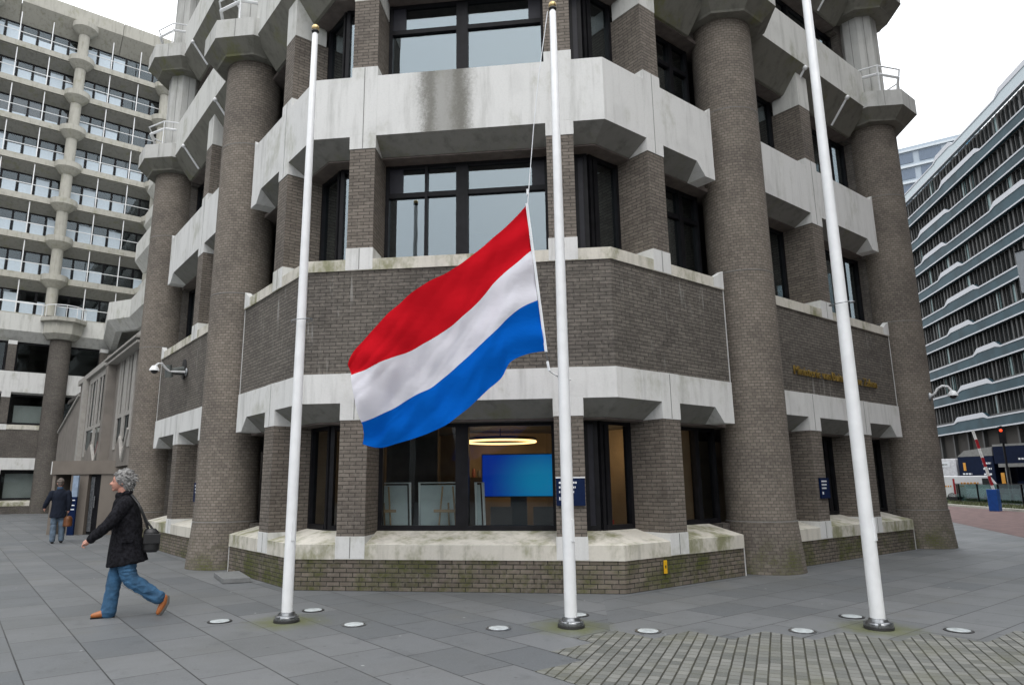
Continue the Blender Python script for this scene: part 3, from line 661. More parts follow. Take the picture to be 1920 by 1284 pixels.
# ------------------------------------------------------------------ tower behind
tow = thing('office_tower', 'tall office tower with stacked balconies and round shafts, far left behind the entrance', 'building', (0, 0, 0))
TP = [(-48, 60), (5.5, 60)]; TH = 3.46
FT = frame(0, 60, 1, 0)
MB().box(-48, 5.5, 2.4, 2.6, 12, 43, FT).build('core_wall', M['interior'], tow)
MB().box(-48, 5.5, 1.3, 16, 43.0, 44.4, FT).build('roof', M['conc_tower'], tow)
for a in range(-48, 5, 8):
    a1 = min(a + 7.96, 5.5)
    MB().sweep([(a, 60), (a1, 60)], [(-.25, 43.7), (-.25, 44.95), (1.6, 44.95), (1.6, 42.3), (1.15, 42.3)]).build('roof_fascia', M['conc_tower'], tow)
blind = simple('pale_blind', (.56, .65, .73), .6, var=.05); brown_blind = simple('brown_blind', (.13, .10, .09), .7)
M['glass_tower'] = glass('tower_glass', .06, tint=(.85, .88, .9), wav=False)
random.seed(11)
proto = {}
for k in range(8):
    z = 40.0 - TH * k
    d = MB().sweep([(-48, 60), (5.5, 60)], [(0, z - .26), (0, z), (1.4, z), (1.4, z - 1.25), (1.1, z - 1.25), (.14, z - .62), (.14, z - .56), (-.08, z - .56), (-.08, z - .26)]).build('balcony_deck', M['conc_tower'], tow); soffit(d, M['conc_soffit_shade'])
    MB().tube([(-48, 60.12, z + .95), (5.5, 60.12, z + .95)], .035, 6).build('handrail', M['white_metal'], tow)
    for i, cx in enumerate((-17.5, -10.3, -3.07, 4.15)):
        c = MB().lathe(cx, 60.1, [(.44, z), (.44, z + TH - .9)], 20).build('round_shaft', M['conc_tower'], tow, smooth=True)
        MB().lathe(cx, 60.1, [(.5, z + TH - 1.0), (1.05, z + TH - .45), (1.05, z + TH + .04)], 24).build('collar', M['conc_tower'], c, smooth=True, angle=30)
        if cx > -15:
            for off in ((2.4, 4.8)):
                if cx + off < 5.4: MB().tube([(cx + off, 60.1, z), (cx + off, 60.1, z + TH - .62)], .045, 6).build('post', M['white_metal'], tow)
    zh = z + TH - 1.25 if k else 42.3
    for j in range(19 if k < 1 else 14):
        s0 = 5.4 - 1.2 * (j + 1) * (1 if True else 1)
        s1 = s0 + 1.2
        if s0 < -14: continue
        f = MB().box(s0, s0 + .16, 1.12, 1.3, z, zh, FT).box(s0 + .16, s1, 1.14, 1.3, zh - .1, zh, FT).box(s0 + .16, s1, 1.14, 1.3, z, z + .1, FT)
        o = f.build('window', M['frame'], tow)
        MB().box(s0 + .16, s1, 1.2, 1.22, z + .1, zh - .1, FT).build('pane', M['glass_tower'], o)
        r = random.random()
        lit = s0 < -.2 or r < .3
        if (k == 2 and s0 < -3.5) or (k == 1 and s0 < -3.2 and j % 2):
            MB().box(s0 + .18, s1, 1.3, 1.33, z + .75, zh, FT).build('blind', brown_blind, o)
        if lit: MB().box(s0 + .2, s1 - .04, 1.16, 1.19, z + .15, z + (.7 if k == 2 and s0 < -3.5 else random.choice([1.25, 1.3, 1.35, 1.3, 1.9])), FT).build('blind', blind, o)
# ------------------------------------------------------------------ entrance hall
hall = thing('entrance_hall', 'brown entrance hall with tall slatted windows ending in diamond points', 'building', (0, 0, 0))
hb = simple('hall_cladding', (.20, .18, .16), .75, var=.12, scale=2); hp = simple('hall_frame', (.34, .325, .30), .7, var=.08)
FH = lambda y, d, z: (-3.6 + d, y, z)
def hbox(y0, y1, d0, d1, z0, z1, nm, m): return MB().add([FH(y, d, z) for z in (z0, z1) for d in (d0, d1) for y in (y0, y1)], [(0, 2, 3, 1), (4, 5, 7, 6), (0, 1, 5, 4), (2, 6, 7, 3), (0, 4, 6, 2), (1, 3, 7, 5)]).build(nm, m, hall)
hbox(16.5, 17.9, 0, .25, 2.3, 6.4, 'wall', hb); hbox(20.8, 23.0, 0, .25, 2.3, 6.4, 'wall', hb); hbox(28.0, 31, 0, .25, 2.3, 6.4, 'wall', hb)
hbox(21.6, 22.1, -.3, 0, 2.3, 6.5, 'rib', hb); hbox(28.4, 28.9, -.2, 0, 2.3, 6.45, 'rib', hp)
hbox(16.5, 31.0, -.14, .25, 6.4, 6.62, 'coping', hp)
hbox(16.5, 22.2, -.32, .0, 6.12, 6.2, 'coping', hp); hbox(16.5, 22.2, -.38, .0, 6.28, 6.35, 'coping', hp)
MB().prism([(31, 2.3), (38, 2.3), (38, 4.55), (31, 5.9)], 0, .25, FH).build('wall', hb, hall)
MB().prism([(31, 5.9), (38, 4.55), (38, 4.65), (31, 6.02)], -.08, .3, FH).build('coping', hp, hall)
MB().box(-1.2, -1.0, 17, 38, 0, 6.4).build('inner_wall', M['interior'], hall)
MB().box(-3.34, -1.0, 16.6, 38, 6.2, 6.38).build('roof', M['interior'], hall)
redp = simple('red_panel', (.12, .02, .02), .6)
for (a, b_) in ((17.9, 20.8), (23.0, 28.0)):
    n_ = 2 if a < 20 else 3; wv = (b_ - a)
    # lower wall with pointed openings
    m_ = a + wv * .5
    pts = [(a, 2.3), (b_, 2.3), (b_, 3.5), (b_ - wv * .12, 3.0), (m_ + wv * .12, 3.5), (m_, 3.3), (m_ - wv * .22, 2.5), (a + wv * .06, 3.5), (a, 3.5)]
    MB().prism(pts, 0, .06, FH).build('wall', hb, hall)
    f = MB()
    def B_(y0, y1, d0, d1, z0, z1): f.add([FH(y, d, z) for z in (z0, z1) for d in (d0, d1) for y in (y0, y1)], [(0, 2, 3, 1), (4, 5, 7, 6), (0, 1, 5, 4), (2, 6, 7, 3), (0, 4, 6, 2), (1, 3, 7, 5)])
    B_(a, b_, -.02, .02, 6.1, 6.4); B_(a, a + .35, -.03, .02, 2.9, 6.1); B_(b_ - .35, b_, -.03, .02, 2.9, 6.1); B_(m_ - .22, m_ + .22, -.03, .02, 3.2, 6.1); B_(a + .35, b_ - .35, -.02, .02, 4.0, 4.14)
    for t in (.17, .34, .66, .83): B_(a + wv * t - .12, a + wv * t + .12, -.012, .018, 4.12, 6.12)
    f.tube([FH(a + wv * .06, -.03, 3.5), FH(m_ - wv * .22, -.03, 2.5), FH(m_, -.03, 3.3)], .07, 6)
    wd = f.build('hall_window', hp, hall)
    MB().add([FH(y, .03, z) for (y, z) in ((a, 2.4), (b_, 2.4), (b_, 6.2), (a, 6.2))], [(0, 1, 2, 3)]).build('pane', M['glass_low'], wd)
    MB().add([FH(y, .01, z) for (y, z) in ((m_ - wv * .22, 2.55), (m_ - wv * .12, 3.0), (m_ - wv * .22, 3.45), (m_ - wv * .30, 3.0))], [(0, 1, 2, 3)]).build('red_diamond', redp, wd)
FP_ = frame(-5.25, 21.7, 1, -1)
mp = simple('porch_cladding', (.165, .142, .12), .7, var=.1, scale=1.5)
def pbox(s0, s1, d0, d1, z0, z1, nm='porch_wall', m=None): return MB().box(s0, s1, d0, d1, z0, z1, FP_).build(nm, m or mp, hall)
pbox(0, .12, 0, 3, 0, 2.05); pbox(.72, 1.38, 0, .2, 0, 2.05); pbox(1.86, 3.0, 0, .2, 0, 2.05); pbox(-.04, 3.0, -.05, 3, 2.05, 2.52, 'porch_fascia')
pbox(-.05, -.02, -.06, 2.9, 2.05, 2.5, 'porch_edge', M['conc_white'])
pbox(.1, 3.0, 2.0, 2.1, 0, 2.05, 'inner_wall', M['interior'])
dr = pbox(1.42, 1.84, .10, .16, .02, 2.03, 'door', M['frame'])
MB().box(1.46, 1.60, .06, .1, .1, 1.95, FP_).build('door_stile', M['steel'], dr)
MB().tube([FP_(1.66, .04, .9), FP_(1.66, .04, 1.3)], .02, 6).build('door_handle', M['steel'], dr)
sg = thing('door_sign', 'tall narrow blue and pale sign leaning by the entrance door', 'sign', FP_(1.12, -.25, 0))
MB().box(1.0, 1.24, -.3, -.24, .0, 1.28, FP_).build('sign_panel', M['blue_sign'], sg)
MB().box(1.03, 1.24, -.3, -.24, 1.28, 2.0, FP_).build('sign_head', simple('pale_blue_panel', (.25, .32, .42), .5), sg)
for i, z in enumerate((1.15, .98, .84)): MB().box(1.05, 1.19, -.306, -.3, z, z + .035, FP_).build('sign_line', M['sign_white'], sg)
# ------------------------------------------------------------------ glass office block across the road
gl = thing('glass_office_block', 'long office block with stepped pale and teal glass bands on the right', 'building', (0, 0, 0))
thg = math.radians(40.3); FG = frame(82.5, 17.3, -math.cos(thg), -math.sin(thg))
teal = simple('teal_glass_band', (.030, .062, .078), .45, var=.25, scale=.4, spec=.12)
pale = simple('pale_edge', (.50, .51, .54), .5, var=.05); dwin = simple('dark_window_glass', (.022, .025, .026), .12, spec=.8, var=.4, scale=.6)
silv = simple('silver_top', (.40, .47, .50), .35, var=.05); wf = simple('window_frame_grey', (.06, .06, .058), .6)
S0, S1 = -23.5, 46
random.seed(5)
MB().box(S0, S1, .8, 14, 0, 41, FG).build('core', M['interior'], gl)
rv = random.Random(4)
def stepped(z, amp, up, seed):
    r = random.Random(seed); pts = []; s = S0; lvl = 0
    while s < S1:
        ln = r.uniform(8, 20) if lvl == 0 else r.uniform(3, 9); pts.append((s, z + lvl)); pts.append((min(s + ln, S1), z + lvl)); s += ln + 1.1
        lvl = amp * up if lvl == 0 else 0
    return pts
for k in range(10):
    z = 7.3 + 3.67 * k
    lo = [(S0, z), (S1, z)]; hi = stepped(z + 1.3, .62, 1, 60 + k)
    if k == 0: lo = [(S0, z), (S1, z)]
    poly = lo + hi[::-1]
    top = k >= 8
    MB().prism(poly, -.35, 0, FG).build('spandrel_band', silv if k == 9 else teal, gl)
    e1 = MB().prism([(s, q - .0) for s, q in lo] + [(s, q + .16) for s, q in lo[::-1]], -.42, -.352, FG).build('band_edge', pale, gl)
    e2 = MB().prism([(s, max(z + 1.2, q - .55) if q > z + 1.5 else q - .15) for s, q in hi] + [(s, q + .02) for s, q in hi[::-1]], -.42, -.352, FG).build('band_edge', pale, gl)
    if k < 9:
        MB().box(S0, S1, .3, .4, z + 1.3, z + 3.7, FG).build('ribbon_window', dwin, gl)
        m_ = MB(); m_.box(S0, S1, .08, .3, z + 1.45, z + 1.6, FG); s = S0 + .2
        while s < S1:
            m_.box(s, s + random.choice((.1, .12, .3)), .10, .29, z + 1.5, z + 3.72, FG); s += .9
        m_.build('glazing_bars', wf, gl)
        for q in range(7):
            s = random.uniform(S0, S1 - 2); MB().box(s, s + .7, .2, .28, z + 1.62, z + 3.6, FG).build('opening_light', simple('pale_teal%d%d' % (k, q), (.16, .24, .24), .3) if (k == 0 and q == 0) else bpy.data.materials['pale_teal00'], gl)
MB().box(S0, S1, 1.2, 1.4, 0, 7.3, FG).build('ground_floor_glazing', dwin, gl)
for i in range(16): MB().box(S0 + 1 + i * 3.9, S0 + 1.35 + i * 3.9, .4, .8, 0, 7.3, FG).build('pillar', wf, gl)
for i in range(12): MB().box(S0 + 2 + i * 4.3, S0 + 3.1 + i * 4.3, 1.05, 1.18, 1.0, 3.4 + (i % 3) * .5, FG).build('shop_pane', simple('shop_pane', (.12, .17, .18), .3) if i == 0 else bpy.data.materials['shop_pane'], gl)
for i in range(5): MB().box(S0 + 11 + i * 3.1, S0 + 12.2 + i * 3.1, 1.0, 1.15, 4.6, 5.4, FG).build('red_sunblind', simple('dull_red', (.16, .03, .025), .7) if i == 0 else bpy.data.materials['dull_red'], gl)
fb = thing('distant_office_block', 'distant pale office block seen between the brick column and the glass block', 'building', (143, 40, 0))
FD = frame(140, 52, .29, -.957); cb = simple('far_cladding', (.36, .42, .48), .5, var=.04); cw = simple('far_glass', (.13, .17, .23), .35)
MB().box(0, 46, .4, 12, 0, 70.2, FD).build('wall', cb, fb)
bl_ = simple('sky_blue_panel', (.12, .38, .62), .5)
for k in range(9):
    z = 38.6 + 3.5 * k
    for j in range(9):
        s = 1.0 + j * 5.0
        w_ = MB().box(s, s + 3.9, .3, .42, z, z + 2.2, FD).build('window', cw, fb)
    MB().box(0, 46, .0, .39, z + 2.45, z + 2.9, FD).build('ledge', simple('far_ledge', (.58, .63, .67), .5) if k == 0 else bpy.data.materials['far_ledge'], fb)
    if k % 2 == 0:
        for j in (1, 4, 6): MB().box(j * 5 - .9, j * 5 - .2, .3, .41, z, z + 2.2, FD).build('panel', bl_, fb)
#=MARK-OBJ
# ------------------------------------------------------------------ flagpoles
moss_base = simple('base_black', (.03, .03, .03), .5)
POLES = [(-4.68, 1.29, 8.12, 'white flagpole standing left of the big window, with a gilded ball on top'),
         (-2.267, -1.147, 8.10, 'middle white flagpole, the one that flies the flag'),
         (.30, -3.41, 9.6, 'white flagpole nearest the right edge, its top out of sight')]
for i, (px, py, h, lab) in enumerate(POLES):
    t = thing('flagpole', lab, 'flagpole', (px, py, 0), 'white flagpoles in a row before the building')
    rb = (.067, .073, .078)[i]
    hh = 8.0 if i < 2 else 9.4
    MB().lathe(px, py, [(rb, .07), (rb * .97, 2.5), (rb * .80, 5.5), (rb * .62, hh), (rb * .4, hh + .03)], 24).build('pole', M['white_metal'], t, smooth=True)
    MB().lathe(px, py, [(.155, .004), (.155, .03), (.13, .035), (.12, .07)], 24).build('base_plate', moss_base, t, smooth=True, angle=30)
    MB().lathe(px, py, [(.135, .03), (.14, .06), (.128, .075), (.105, .08), (.095, .11), (rb + .004, .115)], 24).build('base_collar', M['steel'], t, smooth=True, angle=50)
    for a in range(4):
        an = a * math.pi / 2 + .5; MB().lathe(px + .135 * math.cos(an), py + .135 * math.sin(an), [(.014, .03), (.014, .075)], 6).build('bolt', M['steel'], t)
    MB().lathe(px, py, [(.03, hh), (.03, hh + .04), (.055, hh + .05), (.05, hh + .065)], 16).build('truck', M['black_metal'], t, smooth=True, angle=30)
    MB().ball((px, py, hh + .108), .056).build('gilded_ball', M['gold'], t, smooth=True)
    MB().box(px - .02, px + .02, py - rb * .98 - .012, py - rb * .9, .95, 1.2).build('cleat_cover', M['white_metal'], t)
    if i != 1:
        z = 3.75; pts = [(px + .01 + (.14) * math.cos(a * math.pi / 8), py + .14 * math.sin(a * math.pi / 8), z + .02 * math.cos(a * math.pi / 8)) for a in range(16)]
        MB().tube(pts, .007, 5, closed=True).build('counterweight_ring', M['steel'], t)
# ------------------------------------------------------------------ flag
FX = Vector((.71787, -.69617, 0)); FN = Vector((.69617, .71787, 0)); FO = Vector((-2.267, -1.147, 0))
CT = [(-0.424, 5.185), (-0.61, 5.004), (-0.796, 4.823), (-0.989, 4.65), (-1.186, 4.481), (-1.394, 4.327), (-1.613, 4.188), (-1.821, 4.034), (-2.02, 3.867), (-2.219, 3.701), (-2.418, 3.534), (-2.592, 3.343), (-2.73, 3.124)]
CR = [(-0.367, 4.559), (-0.543, 4.403), (-0.73, 4.259), (-0.895, 4.093), (-1.046, 3.912), (-1.215, 3.747), (-1.397, 3.598), (-1.59, 3.463), (-1.789, 3.335), (-1.996, 3.223), (-2.213, 3.129), (-2.43, 3.037), (-2.654, 2.963)]
CW = [(-0.299, 3.881), (-0.504, 3.788), (-0.68, 3.648), (-0.838, 3.488), (-1.011, 3.343), (-1.186, 3.203), (-1.356, 3.054), (-1.532, 2.915), (-1.716, 2.785), (-1.922, 2.695), (-2.111, 2.577), (-2.305, 2.467), (-2.511, 2.376)]
CB = [(-0.22, 3.238), (-0.445, 3.202), (-0.649, 3.102), (-0.77, 2.912), (-0.945, 2.768), (-1.109, 2.609), (-1.284, 2.465), (-1.471, 2.338), (-1.683, 2.256), (-1.898, 2.181), (-2.117, 2.122), (-2.339, 2.071), (-2.544, 2.117)]
def cr(P, u):
    x = u * (len(P) - 1); i = min(int(x), len(P) - 2); f = x - i
    p0, p1, p2, p3 = P[max(i - 1, 0)], P[i], P[i + 1], P[min(i + 2, len(P) - 1)]
    return tuple(.5 * ((2 * b) + (c - a) * f + (2 * a - 5 * b + 4 * c - d) * f * f + (3 * b - a - 3 * c + d) * f ** 3) for a, b, c, d in zip(p0, p1, p2, p3))
def cloth_mat(name, col):
    m = bpy.data.materials.new(name); m.use_nodes = True; n = m.node_tree; n.nodes.clear()
    o = n.nodes.new('ShaderNodeOutputMaterial'); d = n.nodes.new('ShaderNodeBsdfDiffuse'); t = n.nodes.new('ShaderNodeBsdfTranslucent'); mx = n.nodes.new('ShaderNodeMixShader'); mx.inputs[0].default_value = .38
    d.inputs[0].default_value = (*col, 1); t.inputs[0].default_value = (*col, 1)
    n.links.new(d.outputs[0], mx.inputs[1]); n.links.new(t.outputs[0], mx.inputs[2]); n.links.new(mx.outputs[0], o.inputs[0])
    geo = n.nodes.new('ShaderNodeNewGeometry'); bp = node(n, 'ShaderNodeBump', Strength=.4, Distance=.03); n.links.new(noise(n, geo.outputs['Position'], 5, 6, .62, (1, 1, 2.2)), bp.inputs['Height'])
    n.links.new(bp.outputs['Normal'], d.inputs['Normal']); return m
def flag():
    t = thing('flag', 'red, white and blue striped flag blowing at half-mast from the middle pole', 'flag', tuple(FO))
    NU, NV = 110, 20; rows = []
    curves = [CT, CR, CW, CB]
    vs = []; fs = []; mi = []
    for j in range(3 * NV + 1):
        v = j / NV; k = min(int(v), 2); f = v - k
        for i in range(NU + 1):
            u = i / NU; a, b = cr(curves[k], u), cr(curves[k + 1], u)
            q = (a[0] * (1 - f) + b[0] * f, a[1] * (1 - f) + b[1] * f)
            V = v / 3
            dp = u ** .7 * (.13 * math.sin(6.4 * u - 4.6 * V + .6) + .045 * math.sin(15 * u - 11 * V + 2) + .022 * math.sin(31 * u + 12 * V) + .010 * math.sin(58 * u - 25 * V) - .05 * abs(math.sin(5.2 * u - 7.5 * V + 1.1)) ** .6 - .028 * abs(math.sin(11 * u - 16 * V + .3)) ** .7) + .03 * math.sin(26 * V + 8 * u) * math.exp(-3 * u) + .16 * u * (V - .5) + .12 * math.exp(-((u - .1 - V * .1) * 9) ** 2) * (.5 - V)
            # lower hem curls towards the wind in the fly half
            dp += .22 * max(0, V - .75) * 4 * math.exp(-((u - .38) * 5) ** 2) * .5
            p = FO + FX * q[0] + Vector((0, 0, q[1])) + FN * dp; vs.append(p)
    for j in range(3 * NV):
        for i in range(NU):
            a = j * (NU + 1) + i; fs.append((a, a + NU + 1, a + NU + 2, a + 1)); mi.append(j // NV)
    b = MB(); b.v = [tuple(p) for p in vs]; b.f = fs
    o = b.build('cloth', [cloth_mat('flag_red', (.66, .012, .022)), cloth_mat('flag_white', (.84, .83, .90)), cloth_mat('flag_blue', (.004, .135, .62))], t, smooth=True, angle=180, fixn=False)
    for p, m_ in zip(o.data.polygons, mi): p.material_index = m_
    c0 = [FO + FX * (cr(CT, 0)[0] * (1 - s) + cr(CB, 0)[0] * s + .012) + Vector((0, 0, 5.2 * (1 - s) + 3.22 * s)) for s in [x / 8 for x in range(9)]]
    MB().tube(c0, .020, 6).build('heading', M['sign_white'], t, smooth=True)
    top = FO + FX * -.40 + Vector((0, 0, 5.2))
    MB().tube([FO + FX * -.07 + Vector((0, 0, 8.02)), FO + FX * -.22 + Vector((0, 0, 7.0)), FO + FX * -.30 + Vector((0, 0, 6.28)), top], .006, 5).build('halyard', M['sign_white'], t)
    MB().tube([top + Vector((0, 0, .12)), top + Vector((0, 0, .2))], .014, 6).build('toggle', M['sign_white'], t)
    lo = FO + FX * -.21 + Vector((0, 0, 3.22))
    MB().tube([lo, FO + FX * -.185 + Vector((0, 0, 3.06)), FO + FX * -.165 + Vector((0, 0, 2.97)), FO + FX * -.06 + Vector((0, 0, 2.9)), FO + FX * .09 + Vector((0, 0, 2.86))], .008, 6).build('halyard', M['steel'], t)
    MB().tube([FO + FX * -.195 + Vector((0, 0, 3.1)), FO + FX * -.175 + Vector((0, 0, 2.98))], .018, 6).build('snap_hook', M['sign_white'], t)
flag()
# ------------------------------------------------------------------ lights in the paving
lens = simple('frosted_lens', (.52, .56, .57), .25, var=.15, scale=14)
for i, (x, y, lab) in enumerate([(-4.12, 1.79, 'round ground light right behind the left flagpole'), (-4.14, .58, 'round ground light right of the left flagpole, nearer the front'), (-5.31, 1.82, 'round ground light furthest left, between the walker and the left flagpole'),
        (-2.96, -.68, 'round ground light left of the middle flagpole'), (-1.70, -.68, 'round ground light half hidden behind the foot of the middle flagpole'), (-1.78, -1.86, 'round ground light at the edge of the setts right of the middle flagpole'), (.76, -2.90, 'round ground light right behind the right flagpole'),
        (-.48, -2.94, 'round ground light left of the right flagpole'), (.84, -4.01, 'round ground light furthest right, right of the right flagpole')]):
    t = thing('ground_light', lab, 'ground light', (x, y, 0), 'round lights set in the paving')
    MB().lathe(x, y, [(.145, .0015), (.145, .008), (.12, .010)], 28).build('rim', M['steel'] if i % 2 else moss_base, t)
    MB().lathe(x, y, [(.115, .0095), (.112, .0125), (.06, .016)], 28).build('lens', lens, t)
sb = MB().slab([(-4.28, 5.12), (-3.86, 4.98), (-3.70, 6.05), (-4.13, 6.12)], .004, .085).build('stone_cover', simple('cover_stone', (.17, .175, .175), .7, scale=9, bump=.3), bevel=.008)
tag(sb, 'raised grey stone cover on the paving beside the left column', 'cover')
# ------------------------------------------------------------------ signs
def wall_sign(F, s0, s1, z0, z1, lab, grp, cap=True):
    t = thing('wall_sign', lab, 'sign', F((s0 + s1) / 2, 0, z0), grp)
    MB().box(s0, s1, -.045, -.0065, z0, z1, F).build('panel', M['blue_sign'], t)
    if cap: MB().box(s0 - .003, s1 + .003, -.05, -.006, z1 + .001, z1 + .02, F).build('top_strip', M['sign_white'], t)
    r = random.Random(s0); w = s1 - s0
    for k, (zz, ln) in enumerate(((.84, .62), (.67, .58), (.50, .52), (.26, .16))):
        s = s0 + w * .10; end = s0 + w * (.10 + ln); z = z0 + (z1 - z0) * zz; hgt = .030 if k < 3 else .05
        while s < end:
            l = min(r.uniform(.012, .03), end - s)
            MB().box(s, s + l, -.0475, -.0452, z - hgt * .5, z + hgt * .5, F).build('letter', M['sign_white'], t); s += l + .009
wall_sign(F_C, 4.21, 4.65, 1.28, 1.69, 'navy sign with white lettering behind the middle flagpole', 'navy name signs on the piers')
wall_sign(F_R, 5.99, 6.34, 1.27, 1.68, 'navy sign with white lettering on the right wall, beyond the big right column', 'navy name signs on the piers', False)
wall_sign(F_L, 5.41, 5.72, 1.27, 1.69, 'narrow navy sign seen edge-on beside the big left column', 'navy name signs on the piers', False)
yt = thing('hydrant_marker', 'small yellow marker plate low on the brick plinth', 'marker', (.92, 0, .22))
MB().box(.885, .965, -.012, .0, .22, .42).build('plate', simple('signal_yellow', (.75, .42, .01), .5, var=.03), yt, bevel=.004)
MB().box(.91, .94, -.0145, -.0122, .30, .345).build('mark', M['black_metal'], yt)
def text(body, name, size, F, s, d, z, mat, parent, ext=.012):
    c = bpy.data.curves.new(name, 'FONT'); c.body = body; c.size = size; c.extrude = ext; c.resolution_u = 2
    o = bpy.data.objects.new(name, c); COL.objects.link(o); dg = bpy.context.evaluated_depsgraph_get()
    me = bpy.data.meshes.new_from_object(o.evaluated_get(dg)); COL.objects.unlink(o); bpy.data.objects.remove(o)
    x0 = min(v.co.x for v in me.vertices); x1 = max(v.co.x for v in me.vertices)
    return me, x0, x1
lt = thing('wall_lettering', 'gilded lettering on the brick wall above the right-hand ground floor windows', 'lettering', (5.47, 0, 3.75))
def lettering():
    gm = simple('gilt_letters', (.25, .165, .035), .5, metal=.2); body = 'Ministerie van Buitenlandse Zaken'
    total = None; me, x0, x1 = text(body, 'lettering', .27, None, 0, 0, 0, gm, lt); full = x1 - x0; k = 3.84 / full
    x = 5.45
    for w in body.split(' '):
        m2, a, b_ = text(w, 'word', .27, None, 0, 0, 0, gm, lt)
        for v in m2.vertices:
            X, Y, Z = v.co; v.co = (x + (X - a) * k - 5.47, -.006 - Z - 0, 3.79 + Y - 3.75)
        m2.materials.append(gm); o = bpy.data.objects.new('lettering_word', m2); COL.objects.link(o); o.parent = lt
        x += (b_ - a) * k + .085
    return
lettering()
# ------------------------------------------------------------------ security cameras
def cctv(parts, lab):
    t = thing('security_camera', lab, 'security camera', parts[0]); w0, arm, dome = parts
    A, B_ = Vector(w0), Vector(dome)
    MB().ball(w0, .09, (.4, 1, 1.2), 12).build('wall_plate', M['steel'], t, smooth=True)
    MB().tube([A] + [Vector(p) for p in arm] + [B_ + Vector((0, 0, .10))], .028, 8).build('arm', M['white_metal'], t, smooth=True)
    MB().lathe(B_.x, B_.y, [(.02, B_.z + .13), (.06, B_.z + .12), (.11, B_.z + .04), (.12, B_.z)], 16).build('hood', M['white_metal'], t, smooth=True, angle=50)
    MB().ball((B_.x, B_.y, B_.z), .085, (1, 1, .9), 12).build('dome', M['black_metal'], t, smooth=True)
cctv(((11.20, -.40, 3.68), [(11.18, -.55, 3.74), (11.20, -.62, 3.86), (11.24, -.72, 3.92), (11.28, -.82, 3.90)], (11.32, -.90, 3.66)), 'white dome camera on a curved arm, on the right column')
cctv(((-3.68, 11.1, 4.45), [(-4.1, 11.0, 4.42), (-4.22, 10.95, 4.50), (-4.30, 10.9, 4.58), (-4.40, 10.85, 4.56)], (-4.50, 10.72, 4.36)), 'white dome camera on a grey wall bracket, left of the left column')
brk = bpy.data.objects['security_camera.001']
MB().tube([(-3.67, 11.35, 4.52), (-4.1, 11.05, 4.42)], [.12, .07], 10).tube([(-4.08, 11.08, 4.28), (-4.12, 11.05, 4.58)], [.10, .08], 10).build('bracket', simple('bracket_grey', (.10, .11, .105), .5), brk, smooth=True)
MB().add([(-3.655, 11.35 + .16 * math.cos(a * math.pi / 8), 4.56 + .26 * math.sin(a * math.pi / 8)) for a in range(16)] + [(-3.70, 11.35 + .16 * math.cos(a * math.pi / 8), 4.56 + .26 * math.sin(a * math.pi / 8)) for a in range(16)], [tuple(range(16)), tuple(range(31, 15, -1))] + [(i, i + 16, (i + 1) % 16 + 16, (i + 1) % 16) for i in range(16)]).build('back_plate', M['black_metal'], brk)
# ------------------------------------------------------------------ across the road on the right
bm_ = thing('boom_barrier', 'raised red and white barrier boom on a blue post beside the cycle path', 'barrier', (35.34, 5.66, 0))
MB().box(35.1, 35.6, 5.45, 5.9, .004, 1.12).build('post', simple('strong_blue', (.01, .07, .30), .4), bm_, bevel=.02)
rw = [simple('boom_red', (.35, .01, .02), .5), simple('boom_white', (.75, .76, .74), .5)]
a, b_ = Vector((35.30, 5.52, .85)), Vector((35.34, 5.98, 4.3))
a, b_ = Vector((35.22, 5.55, .85)), Vector((34.95, 6.05, 4.2))
for k in range(7):
    p, q = a.lerp(b_, k / 7), a.lerp(b_, (k + 1) / 7 - .001); MB().tube([p, q], .07, 6).build('boom_stripe', rw[k % 2 == 0], bm_)
rl = thing('glass_railing', 'green glass railing along the verge behind the blue barrier post', 'railing', (*Bp(0, 3.6), 0))
gr = glass('railing_glass', .12, tint=(.30, .46, .42))
TB = lambda s, w, z: (*Bp(s, w), z)
for k in range(16): MB().box(-22 + k * 3, -22 + k * 3 + 2.94, 3.55, 3.57, .15, 1.30, TB).build('glass_pane', gr, rl)
for k in range(17): MB().box(-22 + k * 3 - .05, -22 + k * 3 + -.01, 3.5, 3.6, 0, 1.32, TB).build('post', M['frame'], rl)
MB().box(-22, 26, 3.52, 3.6, 1.325, 1.36, TB).build('handrail', M['frame'], rl)
FV = frame(54.6, 15.6, -.30, -.954)    # row of parked trailers facing the canal
def letters(F, s0, s1, z, h, m, par, d=-.02, seed=1):
    r = random.Random(seed); s = s0
    while s < s1:
        l = r.uniform(.08, .2); MB().box(s, min(s + l, s1), d - .01, d, z, z + h, F).build('letter', m, par); s += l + .06
navy = simple('navy_paint', (.006, .012, .034), .5, spec=.12); offw = simple('off_white_paint', (.62, .62, .64), .4); orange = simple('orange_mark', (.65, .30, .04), .5)
tr = thing('site_trailer', 'pale grey site trailer left of the navy one', 'trailer', FV(1.2, 0, 0), 'trailers parked across the road')
MB().box(0, 2.4, 0, 5, .9, 3.25, FV).build('body', offw, tr, bevel=.04); MB().box(.3, 1.9, -.03, 0, 2.6, 3.0, FV).build('sign_board', M['sign_white'], tr); letters(FV, .5, 1.7, 2.75, .12, M['joint'], tr, -.03, 3)
for s in (.5, 1.9): MB().lathe(0, 0, [(.0, 0)], 3) if False else MB().tube([FV(s, .1, .45), FV(s, .4, .45)], .42, 16).build('wheel', M['black_metal'], tr)
tn = thing('navy_trailer', 'navy show trailer with a yellow emblem and grey roof edge', 'trailer', FV(4.2, 0, 0), 'trailers parked across the road')
MB().box(2.7, 5.4, -.2, 5, .7, 3.35, FV).build('body', navy, tn, bevel=.05); MB().prism([(2.7, 3.36), (5.4, 3.36), (5.4, 4.0), (3.3, 3.8)], -.2, 4.5, FV).build('roof', M['joint'], tn)
